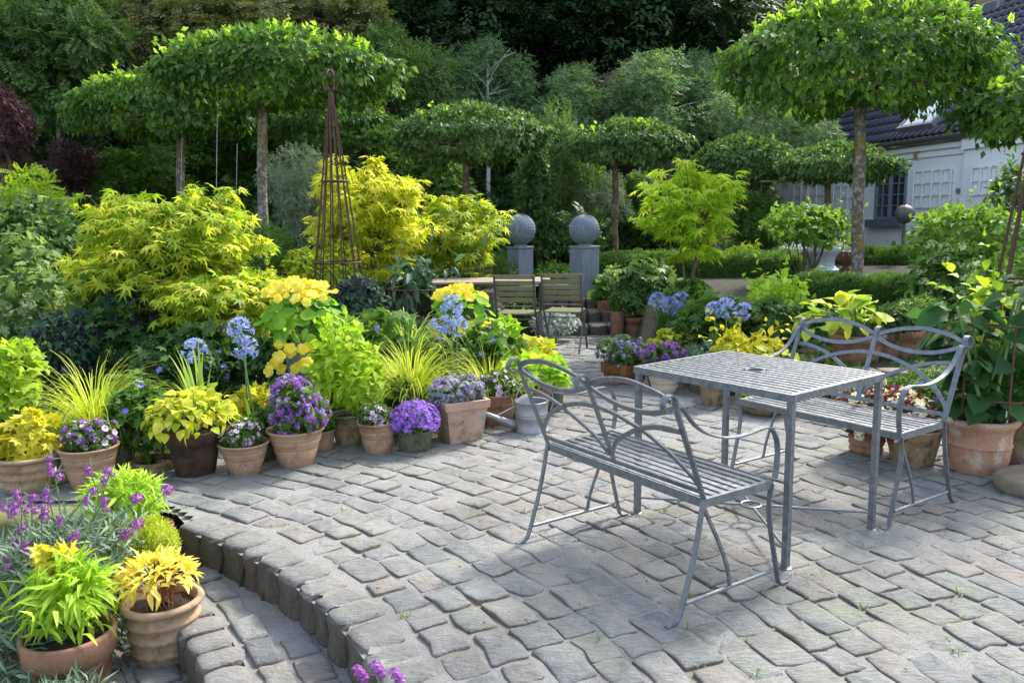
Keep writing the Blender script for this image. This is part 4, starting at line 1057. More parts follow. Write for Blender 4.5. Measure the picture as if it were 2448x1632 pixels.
def soil(t, c, r):
    V = [(c[0], c[1], c[2]+.012)]; n = 20
    for f in (.55, 1): V += [(c[0]+r*f*math.cos(2*math.pi*k/n), c[1]+r*f*math.sin(2*math.pi*k/n), c[2]+(rng.random()-.5)*.016) for k in range(n)]
    F = [[0, 1+k, 1+(k+1) % n] for k in range(n)]+[[1+k, 1+n+k, 1+n+(k+1) % n, 1+(k+1) % n] for k in range(n)]
    part('soil', (V, F), SOIL, t, True)
def potted(label, cx, bfront, bw, rw, rimy, mat, style='plain', z0=0., Y=None, group='flower pots round the terrace', cat='potted plant', wob=.012, name='potted_plant'):
    if Y is None:
        p = PZ(cx, bfront, z0); Y = p[1]+bw/2*pxm(p[1])
    q = pxm(Y); x = PY(cx, (bfront+rimy)/2, Y)[0]; h = PY(cx, rimy, Y)[2]-z0; rb, rt = bw/2*q, rw/2*q
    t = thing(name, label, cat, (x, Y, z0), group)
    P, ri = pot_profile(rb, rt, h, style)
    part('pot', lathe(P, (x, Y, z0), 40, wob), PM[mat], t, True); soil(t, (x, Y, z0+h-.035), ri)
    return t, np.array([x, Y, z0+h]), rt
def mound(t, c, rx, rz, tpl, size, mat, cov=2.2, up=.25, droop=.3, k=7, lump=.55, name='foliage', spread=.6, flat=.6, stems=True):
    cc = np.array(c)+np.array([0, 0, rz*up]); dims = (rx, rx*.95, rz); P, U = lumps(cc, dims, nleaf(dims, tpl, size, cov, 5000), k, lump, .35, -.75)
    part(name, leaves(P, U, tpl, size, droop, spread, flat), LM[mat], t, kind='stuff')
    if stems:
        tw = twigs(np.array(c)-np.array([0, 0, .03]), P, 8, .004); part('stems', tw, STEM, t, kind='stuff')
    return P, U
def bigleaves(t, P, U, n, tpl, size, mat, droop=.35, flat=.9, name='leaf', spread=.35):
    ms = [mesh(name, TP_[tpl], LM[mat], True)]
    n = min(n, len(P))
    for i in rng.choice(len(P), n, replace=False):
        D = U[i]*.8+rng.normal(size=3)*spread+np.array([0, 0, -droop]); N = U[i]*.4+np.array([0, 0, flat])+rng.normal(size=3)*.3
        inst(name, ms[0], t, frame(P[i], D, N, size*(.65+.6*rng.random())))
def shell(c, rx, rz, n, lo=-.2, ry=None):
    u = rdir(n*3, .5); u = u[u[:, 2] > lo][:n]; P = np.array(c)+u*np.array([rx, ry or rx, rz])*(.72+.3*rng.random((len(u), 1))); return P, u

# --- the front row, left to right
t, c, r = potted('cream banded pot of yellow feverfew at the far left of the row', 68, 1137, 105, 138, 1040, 'cream', 'band')
mound(t, c, r*1.1, .17, 'cut', .060, 'yellow', 2.6, .5)
t, c, r = potted('tapering terracotta pot of pink and violet geraniums beside the cream banded pot', 207, 1127, 82, 130, 1022, 'beige', 'line')
P, U = mound(t, c, r*.95, .10, 'cut', .034, 'mid_green', 2.4, .45); flowers(t, P, U, 46, FM['pink'], .034); flowers(t, P, U, 18, FM['verbena'], .045, 'flower_head')
t, c, r = potted('small dark grey pot in the gap behind the pink geraniums', 272, 1084, 62, 78, 1015, 'green', 'plain')
mound(t, c, r*1.2, .10, 'cut', .045, 'deep_green', 2.0, .5)
t, c, r = potted('low wide algae stained pot of trailing blue geranium', 357, 1090, 92, 104, 1052, 'mottled', 'bowl')
P, U = mound(t, c+np.array([-.10, .06, .06]), r*1.75, .28, 'cut', .055, 'mid_green', 2.0, .4); flowers(t, P, U, 16, FM['geranium'], .044)
t, c, r = potted('blackened clay pot with collar holding a wide yellow coleus', 447, 1100, 88, 122, 985, 'dark', 'collar')
P, U = shell(c+np.array([0, 0, .05]), r*1.58, .17, 300, -.15); bigleaves(t, P, U, 300, 'broad12', .062, 'coleus', .55); tw = twigs(c-[0, 0, .03], P, 14, .005); part('stems', tw, STEM, t, kind='stuff')
t, c, r = potted('pale terracotta pot of small white and pink petunias, right of the blackened pot', 562, 1093, 68, 114, 1014, 'beige', 'line')
P, U = mound(t, c, r*.98, .085, 'oval', .022, 'mid_green', 2.4, .4); flowers(t, P, U, 60, FM['pink'], .030)
t, c, r = potted('small dark pot squeezed behind the white and pink petunias', 606, 1062, 58, 70, 985, 'green', 'plain')
mound(t, c, r*1.1, .09, 'oval', .03, 'deep_green', 2.0, .5)
t, c, r = potted('large pale terracotta pot overflowing with purple verbena', 680, 1078, 74, 130, 982, 'beige', 'line')
P, U = mound(t, c+np.array([0, 0, .02]), r*1.2, .19, 'cut', .035, 'mid_green', 2.4, .45); flowers(t, P, U, 62, FM['verbena'], .05, 'flower_head'); flowers(t, P, U, 95, FM['scaevola'], .036, 'flower_head')
t, c, r = potted('terracotta pot half hidden behind the purple verbena pot', 735, 1040, 56, 72, 985, 'beige', 'plain')
mound(t, c, r*1.1, .08, 'oval', .03, 'mid_green', 2.0, .5)
t, c, r = potted('mossy clay pot of a lime leaved weigela shrub', 803, 1027, 64, 84, 948, 'mossy', 'line')
P, U = mound(t, c+np.array([0, 0, .05]), .30, .29, 'oval12', .075, 'lime', 1.7, .75, .25, 10, .42); 
SP, SD = [], []
for k in range(16):
    b0 = P[rng.integers(len(P))]; d = unit((b0-c)*.8+np.array([0, 0, .25])); 
    for m_ in range(8): SP.append(b0+d*.16*m_/7); SD.append(d*.5+np.array([(-1)**m_*.6*d[1], -(-1)**m_*.6*d[0], .15])+rng.normal(size=3)*.2)
part('young_shoots', cloud('oval12', SP, SD, np.tile([0, 0, 1.], (len(SP), 1))+rng.normal(size=(len(SP), 3))*.3, .062), LM['lime_bright'], t, kind='stuff')
t, c, r = potted('small terracotta pot of pink petunias between the mossy pot and the violet bellflowers', 868, 1045, 62, 92, 966, 'beige', 'line')
P, U = mound(t, c, r*1.05, .085, 'oval', .024, 'mid_green', 2.4, .4); flowers(t, P, U, 44, FM['pink'], .030)
t, c, r = potted('wide terracotta pot of green astrantia leaves behind the violet bellflowers', 925, 1006, 84, 118, 928, 'terra', 'collar')
mound(t, c+np.array([0, 0, .02]), r*1.25, .13, 'cut', .05, 'wood_green', 2.0, .5)
t, c, r = potted('algae dark pot hidden under a dome of violet bellflowers', 953, 1043, 66, 86, 985, 'green', 'plain')
P, U = mound(t, c, r*1.25, .12, 'oval', .02, 'mid_green', 1.6, .35, .4); 
P, U = shell(c+np.array([0, 0, .05]), r*1.5, .13, 900, -.25); n_ = len(P)
V, F = cloud('star', P, unit(np.cross(U, rng.normal(size=(n_, 3)))), U+rng.normal(size=(n_, 3))*.3, .022*(.8+.5*rng.random(n_))); flowers(t, P, U, 120, FM['campanula'], .03); part('flowers', (V, F), LM['flower_violet'], t, kind='stuff')
# square planter
pc = PZ(1060, 1024); Ys = pc[1]+.17; xs_ = PY(1055, 970, Ys)[0]; q = pxm(Ys); zs = PY(1055, 912, Ys)[2]
t = thing('potted_plant', 'square stained terracotta planter of lilac fan flowers', 'potted plant', (xs_, Ys, 0), 'flower pots round the terrace')
ya = math.radians(27)
def sq(zs_, hw): 
    return [(xs_+math.cos(ya)*x-math.sin(ya)*y, Ys+math.sin(ya)*x+math.cos(ya)*y, z) for z, h_ in zip(zs_, hw) for x, y in ((-h_, -h_), (h_, -h_), (h_, h_), (-h_, h_))]
hb, htp = .112, .155
lv = [0, .008, zs-.055, zs-.054, zs-.002, zs, zs-.001, zs-.06]; hw = [hb*.97, hb, htp-.012, htp, htp+.004, htp, htp-.018, htp-.024]
part('pot', (sq(lv, hw), [[k*4+i, k*4+(i+1) % 4, k*4+4+(i+1) % 4, k*4+4+i] for k in range(7) for i in range(4)]+[[3, 2, 1, 0]]), PM['squar'], t)
part('soil', (sq([zs-.035], [htp-.02]), [[0, 1, 2, 3]]), SOIL, t)
P, U = mound(t, (xs_, Ys, zs), .20, .11, 'cut', .036, 'grey_green', 2.2, .35); flowers(t, P, U, 120, FM['scaevola'], .04, 'flower_head')
t, c, r = potted('terracotta pot of pale pink petunias behind the watering can spout', 1140, 980, 72, 100, 900, 'terra', 'line')
P, U = mound(t, c, r*1.1, .10, 'oval', .026, 'mid_green', 2.4, .4); flowers(t, P, U, 60, FM['pink'], .032)
t, c, r = potted('terracotta pot of frilly lime heuchera behind the watering can handle', 1216, 962, 78, 108, 884, 'terra', 'line')
P, U = shell(c+np.array([.05, .05, .05]), r*1.55, .15, 200, -.1); bigleaves(t, P, U, 200, 'vine', .085, 'lime_bright', .45); part('stems', twigs(c, P, 12, .004), STEM, t, kind='stuff')
t, c, r = potted('dark narrow pot behind the lime heuchera', 1268, 948, 48, 56, 892, 'green', 'plain')
mound(t, c, r*1.3, .07, 'oval', .03, 'lime', 2.0, .5)
# --- tall zinc vase and black bowl of nasturtiums
def nasturtium(t, c, rx, rz, nl, nf, top):
    P, U = shell(c, rx, rz, nl, -.75); me = mesh('leaf', TP_['round'], LM['nasturtium_leaf'], True)
    for i in range(len(P)):
        N = U[i]*.9+np.array([0, 0, .6])+rng.normal(size=3)*.35; D = np.cross(N, rng.normal(size=3)); inst('leaf', me, t, frame(P[i], D, N, .085*(.6+.8*rng.random())))
    L_ = [tube(spline([c-np.array([0, 0, .1]), (c+P[i])/2+(rng.random(3)-.5)*.06, P[i]], 6), .0022, 4) for i in range(0, len(P), 2)]
    part('stems', join(*L_), STEM, t, kind='stuff')
    P, U = shell(c, rx*1.08, rz*1.15, nf*3, -.3); s_ = np.argsort(-(P[:, 2]+.3*rng.random(len(P))*rz))[:nf]
    for i in s_:
        d = unit(U[i]*.5+np.array([-.1, -.8, .4])+rng.normal(size=3)*.3); inst('flower', FM['nasturtium'], t, frame(P[i]+U[i]*.02, np.cross(d, rng.normal(size=3)), d, .068*(.6+.6*rng.random())))
    for k in range(17):
        i = rng.integers(len(P)); b = c+np.array([(rng.random()-.5)*1.9*rx, -rx*(.5+.5*rng.random()), -rz*(.5+.8*rng.random())]); d = unit(np.array([0, -1, .3])+rng.normal(size=3)*.3); inst('flower', FM['nasturtium'], t, frame(b, np.cross(d, rng.normal(size=3)), d, .075))
t, c, r = potted('tall tapering zinc vase crowned with yellow nasturtiums', 703, 962, 50, 92, 790, 'zinc', 'plain', Y=5.95)
nasturtium(t, c+np.array([-.01, 0, .17]), .29, .25, 120, 74, .3)
t, c, r = potted('black bowl of yellow nasturtiums in front of the wooden table', 1062, 860, 40, 100, 752, 'slate', 'bowl', Y=7.0)
nasturtium(t, c+np.array([0, 0, .14]), .26, .17, 80, 46, .3)

# --- group on the steps, bottom left
p1 = PY(170, 1445, 2.98)
t, c, r = potted('big collared terracotta pot of lime green foliage in the bottom left corner', 168, 1700, 140, 207, 1447, 'terra', 'collar', z0=-.46, Y=2.95, group='pots on the garden steps')
P, U = mound(t, c+np.array([-.01, 0, .06]), r*1.0, .15, 'lance9', .10, 'lime_bright', 2.4, .5, .15, 8, .45, spread=.5)
part('young_shoots', cloud('lance9', np.tile(c+[0.0, 0, .1], (120, 1))+rng.normal(size=(120, 3))*np.array([.09, .08, .06]), rdir(120, .5), rng.normal(size=(120, 3))+[0, 0, 1.], .095), LM['lime_bright'], t, kind='stuff')
t, c, r = potted('banded terracotta pot of butter yellow foliage standing alone on the lower step', 378, 1536, 140, 172, 1371, 'cream', 'band', z0=-.30, group='pots on the garden steps')
P, U = shell(c+np.array([-.02, 0, .075]), r*.92, .085, 230, -.1); bigleaves(t, P, U, 230, 'lance12', .062, 'butter', .15, .9)
part('stems', join(*[tube(spline([c+np.append((rng.random(2)-.5)*.12, -.04), (c+P[i])/2, P[i]], 5), .0022, 4) for i in range(0, 120, 3)]), plain('red_stem', (.22, .08, .03), .6), t, kind='stuff')
t, c, r = potted('terracotta pot of feathery yellow green foliage behind the banded pot', 350, 1440, 150, 190, 1305, 'terra', 'collar', z0=-.31, Y=3.60, group='pots on the garden steps')
P, U = mound(t, c+np.array([0, 0, .05]), r*.74, .12, 'needle', .05, 'gold_grass', 3.6, .4, .0, 9, .4)
t, c, r = potted('terracotta pot of fresh green lance leaves nearest the kerb of the terrace', 310, 1360, 150, 182, 1212, 'terra', 'plain', z0=-.31, Y=3.90, group='pots on the garden steps')
P, U = mound(t, c+np.array([-.04, 0, .08]), r*1.0, .14, 'lance9', .085, 'lime_bright', 2.6, .5, .15, 9, .45)
# --- right of the path
def sqpot(t, x, Y, z0, zt, hb, ht, ya, mat):
    f = lambda z, h_: [(x+math.cos(ya)*a-math.sin(ya)*b, Y+math.sin(ya)*a+math.cos(ya)*b, z) for a, b in ((-h_, -h_), (h_, -h_), (h_, h_), (-h_, h_))]
    V = f(z0, hb*.97)+f(z0+.01, hb)+f(zt-.09, ht*.93)+f(zt-.085, ht)+f(zt, ht*1.02)+f(zt-.001, ht*.86)+f(zt-.06, ht*.8)
    part('pot', (V, [[k*4+i, k*4+(i+1) % 4, k*4+4+(i+1) % 4, k*4+4+i] for k in range(6) for i in range(4)]+[[3, 2, 1, 0]]), PM[mat], t); part('soil', (f(zt-.035, ht*.86), [[0, 1, 2, 3]]), SOIL, t)
p = PZ(1452, 898); zt_ = PY(1452, 832, 7.15)[2]
t = thing('potted_plant', 'square orange rust coloured pot of purple fan flowers right of the path', 'potted plant', (p[0]+.03, 7.18, 0), 'flower pots round the terrace')
sqpot(t, p[0]-.01, 7.18, 0, zt_, .115, .15, math.radians(38), 'rusty'); P, U = mound(t, (p[0]-.01, 7.18, zt_+.02), .25, .18, 'cut', .045, 'wood_green', 2.0, .45); flowers(t, P, U, 50, FM['scaevola'], .045, 'flower_head')
t, c, r = potted('brown pot of magenta verbena tucked behind the left table corner', 1520, 896, 56, 76, 846, 'rusty', 'plain')
P, U = mound(t, c+np.array([.03, -.02, .02]), r*1.6, .13, 'cut', .04, 'mid_green', 2.0, .45); flowers(t, P, U, 40, FM['verbena'], .062, 'flower_head')
t, c, r = potted('whitewashed clay pot seen under the left corner of the metal table', 1527, 918, 50, 80, 858, 'white', 'line', Y=6.75)
mound(t, c, r*1.0, .07, 'oval', .03, 'mid_green', 2.0, .4)
t, c, r = potted('low pot of a wide yellow coleus dome behind the metal table', 1558, 850, 66, 84, 800, 'terra', 'plain', Y=7.75)
P, U = shell(c+np.array([0, 0, .03]), r*1.6, .15, 220, -.15); bigleaves(t, P, U, 220, 'broad12', .08, 'coleus', .55); part('stems', twigs(c, P, 10, .004), STEM, t, kind='stuff')
t, c, r = potted('mottled clay pot seen under the middle of the metal table', 1642, 936, 58, 74, 862, 'mottled', 'plain')
mound(t, c, r*1.2, .10, 'oval', .04, 'mid_green', 2.0, .5)
t, c, r = potted('small grey pot just left of the mottled pot under the table', 1606, 906, 40, 52, 862, 'green', 'plain')
mound(t, c, r*1.2, .09, 'oval', .04, 'mid_green', 2.0, .5)
t, c, r = potted('shallow weathered stone bowl under the seat of the far bench', 1757, 957, 74, 116, 912, 'mottled', 'bowl')
mound(t, c, r*1.0, .10, 'oval', .035, 'lime', 2.0, .4)
# --- by the far steps
for args, pl in ((('terracotta pot of broad leaves on the far steps against the stone pillar', 1391, 727, 30, 42, 688, 'terra', 'plain', .135, 10.6), ('round', .11, 'mid_green', 1.4, .12)),
                 (('small terracotta pot at the foot of the far steps', 1418, 750, 28, 36, 714, 'terra', 'plain', .0, 10.05), ('oval', .05, 'mid_green', 1.1, .12)),
                 (('large terracotta pot of a dense dark green bush by the far steps', 1457, 772, 44, 56, 727, 'terra', 'collar', .0, None), ('cut', .07, 'wood_green', 1.9, .34)),
                 (('terracotta pot of low white flowers between the dense bush and the zinc bucket', 1504, 767, 40, 50, 738, 'terra', 'line', .0, None), ('oval', .045, 'mid_green', 1.0, .08))):
    t, c, r = potted(*args[:8], z0=args[8], Y=args[9]); P, U = mound(t, c+np.array([0, 0, pl[4]*.4]), r*pl[3], pl[4], pl[0], pl[1], pl[2], 2.2, .5)
flowers(t, P, U, 20, FM['white'], .03)
p = PZ(1540, 772); t = thing('potted_plant', 'square grey zinc bucket by the far steps, near the blue agapanthus', 'potted plant', (p[0], 10.1, 0), 'flower pots round the terrace')
sqpot(t, p[0], 10.1, 0, PY(1540, 738, 10.1)[2], .10, .135, .5, 'zinc'); mound(t, (p[0], 10.1, PY(1540, 738, 10.1)[2]), .16, .09, 'oval', .05, 'blue_green', 2.0, .5)
# --- pots on the low wall behind the far bench
for cx, b, bw, rw, rm, mat, lab, tp, sz, lm, mu in ((1968, 838, 92, 122, 766, 'terra', 'wide terracotta pot of hosta on the low wall, behind the middle of the far bench', None, 0, 0, 0), (2031, 828, 62, 82, 762, 'terra', 'second terracotta pot on the low wall, right of the hosta pot', 'oval', .05, 'deep_green', .12),
                                            (2076, 822, 62, 86, 756, 'terra', 'third terracotta pot on the low wall, right of the bench middle post', 'oval', .05, 'wood_green', .14), (2130, 806, 66, 90, 748, 'terra', 'rearmost terracotta pot on the low wall beside the dahlia support ring', 'oval', .055, 'mid_green', .16)):
    t, c, r = potted(lab, cx, b, bw, rw, rm, mat, 'collar', z0=.285, Y=6.55+(.0 if cx < 2000 else .12 if cx < 2100 else .35), group='terracotta pots on the low wall')
    if tp: mound(t, c, r*1.5, mu, tp, sz, lm, 2.0, .6)
    else:
        P, U = shell(c+np.array([-.12, 0, .07]), r*1.6, .20, 60, -.1); bigleaves(t, P, U, 60, 'broad12', .14, 'hosta', .5, 1.0)
        part('stems', join(*[tube(spline([c-[0, 0, .05], (c+P[i])/2+[0, 0, .05], P[i]], 6), .004, 4) for i in range(len(P))]), STEM, t, kind='stuff')
# --- big pots by the far bench, right
t, c, r = potted('small banded brown pot under the far bench seat', 1990, 1048, 68, 78, 985, 'terra', 'band')
mound(t, c, r*1.3, .12, 'oval', .04, 'mid_green', 2.0, .5)
t, c, r = potted('mottled clay pot of white begonias and red leaves under the far bench end', 2097, 1073, 92, 126, 980, 'mottled', 'plain')
P, U = mound(t, c+np.array([-.10, .12, .0]), .34, .17, 'oval', .045, 'red_leaf', 2.0, .4); flowers(t, P, U, 26, FM['white'], .07); flowers(t, P, U, 20, FM['pink'], .03)
t, c, r = potted('very large salt stained terracotta pot of dark leaved dahlia at the right', 2248, 1096, 122, 155, 955, 'salt', 'belly')
DP, DR = c, r
me = mesh('leaf', TP_['broad12'], LM['dahlia_leaf'], True)
for k in range(7):
    b0 = c+np.append((rng.random(2)-.5)*.14, -.03); tp2 = c+np.append((rng.random(2)-.5)*.55+np.array([-.06, 0]), .45+.35*rng.random()); st = spline([b0, (b0+tp2)/2+np.append((rng.random(2)-.5)*.08, 0), tp2], 12)
    part('stem', tube(st, np.linspace(.013, .006, 12), 8), STEM, t, True)
    for m_ in range(2, 12):
        for s_ in (-1, 1):
            d = unit(np.append(rng.normal(size=2), .15)); p0 = st[m_]+d*.05; inst('leaf', me, t, frame(p0, d+[0, 0, -.25], np.array([0, 0, 1.])+rng.normal(size=3)*.35, .15*(.5+.7*rng.random())))
part('plant_tag', box(c+np.array([.08, -.11, .02]), .014, .003, .10), WHITEP, t)
t, c, r = potted('mossy green clay pot of feathery cosmos at the right edge', 2352, 1078, 80, 104, 952, 'mossy', 'collar')
P, U = lumps(c+np.array([.02, 0, .26]), (.20, .20, .30), 1400, 12, .38, .3); part('foliage', leaves(P, U, 'needle', .11, .0, .7, .5), LM['feather_green'], t, kind='stuff'); part('stem', tube([c-[0, 0, .05], c+[0.01, 0, .45]], [.009, .004]), STEM, t)
# rusty ring support in the dahlia pot
sp_ = thing('plant_support', 'rusty ring cage around the dahlia in the large stained pot', 'plant support', tuple(DP), 'rusty ring supports in the borders')
for z in (PY(2270, 740, DP[1])[2], PY(2270, 905, DP[1])[2]): part('ring', tube([(DP[0]+.07+.235*math.cos(q), DP[1]+.235*math.sin(q), z) for q in np.linspace(0, 6.283, 30, endpoint=False)], .006, 6, True), RUST, sp_)
for k in range(6): q = k*1.047+.3; part('rod', tube([(DP[0]+.07+.235*math.cos(q)*f, DP[1]+.235*math.sin(q)*f, z) for f, z in ((.55, DP[2]-.05), (.95, DP[2]+.05), (1, PY(2270, 738, DP[1])[2]))], .006, 6), RUST, sp_)
p = PY(955, 662, 7.6); sp2 = thing('plant_support', 'rusty ring cage around tall poppies left of the wooden table', 'plant support', (p[0], 7.6, .1), 'rusty ring supports in the borders')
for z in (p[2], p[2]-.32): part('ring', tube([(p[0]+.26*math.cos(q), 7.6+.26*math.sin(q), z) for q in np.linspace(0, 6.283, 30, endpoint=False)], .006, 6, True), RUST, sp2)
for k in range(7): q = k*.9; part('rod', tube([(p[0]+.26*math.cos(q), 7.6+.26*math.sin(q), z) for z in (.1, p[2])], .006, 6), RUST, sp2)
# ornamental cabbage at the right edge
p = PY(2352, 1090, 4.4); t = thing('ornamental_cabbage', 'purple veined cabbage leaves poking in at the right edge', 'plant', (p[0]+.1, 4.4, .09))
me = mesh('leaf', leaf12(.42, -.12, -.1), LM['cabbage'], True)
for k in range(9): an = 2.2+k*.42; d = np.array([math.cos(an), math.sin(an)-.2, .35+.3*(k % 3)]); inst('leaf', me, t, frame(p+np.array([.13, 0, -.02]), d, [0, 0, 1.], .17*(.8+.3*rng.random())))

# ================================================================== PURPLE WALLFLOWER, bottom left
p = np.array([-2.02, 3.25, -.45])
t = thing('wallflower', 'large purple wallflower with grey leaves and tall spikes, bottom left', 'wallflower', tuple(p))
P, U = lumps((-2.03, 3.30, -.16), (.46, .55, .36), 5200, 14, .42, .3); part('foliage', leaves(P, U, 'thin', .095, .15, .6, .4), LM['grey_green'], t, kind='stuff')
P2, U2 = lumps((-1.66, 2.72, -.34), (.22, .25, .18), 1500, 8, .42, .3); part('foliage', leaves(P2, U2, 'thin', .085, .15, .6, .4), LM['grey_green'], t, kind='stuff')
SL, SP, SD = [], [], []
tips = [(115, 1055), (125, 1085), (50, 1150), (95, 1165), (205, 1075), (240, 1100), (205, 1130), (237, 1150), (15, 1165), (72, 1140), (255, 1080), (35, 1135), (150, 1200), (40, 1215), (60, 1250), (135, 1250), (170, 1225), (200, 1240), (20, 1300), (45, 1320), (10, 1280), (75, 1335), (140, 1190), (110, 1130), (30, 1265), (165, 1260)]
for x, y in tips:
    Yt = 2.95+.55*rng.random(); e = PY(x, y, Yt); b = np.array([-2.02+(rng.random()-.5)*.5, Yt+.1, -.3]); st = spline([b, (b+e)/2+np.array([0, 0, .04]), e], 9); SL.append(tube(st, .0026, 4))
    for m_ in range(2, 9): 
        for k in range(4): SP.append(st[m_]); SD.append(rdir(1, .3)[0])
    for k in range(rng.integers(2, 5)):
        me = FM['erysimum']; pp = e-np.array([(rng.random()-.5)*.03, (rng.random()-.5)*.03, k*.022]); inst('flower_head', me, t, Matrix.Translation(Vector(pp)) @ Matrix.Scale(.030*(.7+.5*rng.random()), 4))
for x, y in ((315, 1145), (385, 1125), (315, 1205), (290, 1228)):
    e = PY(x, y, 3.35); b = np.array([-1.85, 3.3, -.15]); SL.append(tube(spline([b, (b+e)/2+np.array([0, 0, .06]), e], 9), .002, 4)); inst('flower_head', FM['erysimum'], t, Matrix.Translation(Vector(e)) @ Matrix.Scale(.05, 4))
part('stems', join(*SL), STEM, t, kind='stuff'); part('stem_leaves', cloud('thin', SP, SD, rng.normal(size=(len(SP), 3)), .05), LM['grey_green'], t, kind='stuff')
t = thing('wallflower', 'three purple wallflower heads rising at the bottom edge before the kerb', 'wallflower', (-.40, 1.95, -.5))
for x, y in ((828, 1538), (868, 1528), (912, 1545)):
    e = PY(x, y, 2.15); part('stem', tube(spline([(-.40, 2.0, -.45), (e+np.array([-.40, 2.0, -.45]))/2+[0.01, 0, 0], e], 7), .0028, 5), STEM, t)
    for k in range(3): inst('flower_head', FM['erysimum'], t, Matrix.Translation(Vector(e+np.array([(k-1)*.009, 0, -.012*k]))) @ Matrix.Scale(.030, 4))
# a yellow plant inside the wallflower
shrub('feverfew', 'yellow feverfew half buried in the grey wallflower leaves', 'plant', 122, 1245, 1335, 120, 3.02, 'cut', .05, 'yellow', 2.4, .8, base=-.4)

# ================================================================== LEFT BORDER
def agapanthus(label, heads, Y, base_px, sc=.072, leaf=True):
    b = PY(base_px, 900, Y); z0 = gz(b[0], Y) if not inpoly(b[0], Y) else 0.
    t = thing('agapanthus', label, 'agapanthus', (b[0], Y, z0), 'blue agapanthus')
    for x, y in heads:
        e = PY(x, y, Y+(rng.random()-.5)*.12); s_ = np.array([b[0]+(rng.random()-.5)*.1, Y, z0]); part('stem', tube(spline([s_, (s_+e)/2+np.array([(e[0]-s_[0])*.2, 0, .02]), e], 10), .006, 6), STEM, t)
        inst('flower_head', FM['agap'][rng.integers(3)], t, Matrix.Translation(Vector(e)) @ Matrix.Rotation(rng.random()*6, 4, 'Z') @ Matrix.Scale(sc*2.5*(.9+.2*rng.random()), 4))
    if leaf: part('leaves', blades((b[0], Y, z0), 34, .46, .9, .028, 7, .9, .05), LM['mid_green'], t, kind='stuff')
agapanthus('blue agapanthus with two stacked heads between the coleus and the nasturtium vase', [(553, 757), (562, 800)], 5.25, 578)
agapanthus('pale blue agapanthus head low beside the striped iris leaves', [(447, 806)], 5.6, 455, .07)
agapanthus('blue agapanthus behind the square planter, in front of the nasturtium bowl', [(1012, 752), (1050, 748), (1038, 704)], 5.75, 1040)
agapanthus('blue agapanthus beside the far steps, right of the dense bush', [(1510, 692), (1538, 705), (1565, 692)], 8.4, 1525, .085)
agapanthus('pair of blue agapanthus heads behind the metal table', [(1640, 712), (1668, 706), (1708, 716)], 7.0, 1665, .07)

def grass(label, px, py, Y, n, L0, spread, w, mat='gold_grass', z0=None, droop=1.):
    p = PY(px, py, Y); z = gz(p[0], Y) if z0 is None else z0
    t = thing('ornamental_grass', label, 'ornamental grass', (p[0], Y, z)); part('blades', blades((p[0], Y, z), int(n*(1.7 if w < .015 else 1)), L0, spread, w*(.75 if w < .015 else 1), 7, droop, .06), LM[mat], t, kind='stuff')
grass('arching golden grass clump behind the geranium pots at the left', 212, 900, 4.95, 260, .66, 1.0, .009, z0=.12, droop=1.2)
grass('tall golden grass with narrow blades behind the small petunia pot', 945, 860, 5.55, 230, .68, .75, .010, z0=.12)
grass('golden grass tuft behind the pale pink petunia pot', 1122, 860, 6.0, 190, .55, .95, .008, z0=.06, droop=1.1)
grass('broad pale green grass arching right of the nasturtium vase', 932, 760, 6.5, 120, .72, .9, .018, 'iris_green', .25, 1.2)
grass('upright striped iris leaves behind the blackened coleus pot', 455, 880, 5.25, 22, .52, .35, .032, 'iris_green', .15, .2)
grass('thin wispy grass below the hosta on the low wall', 1890, 850, 6.3, 160, .40, 1.0, .006, 'gold_grass', .05)

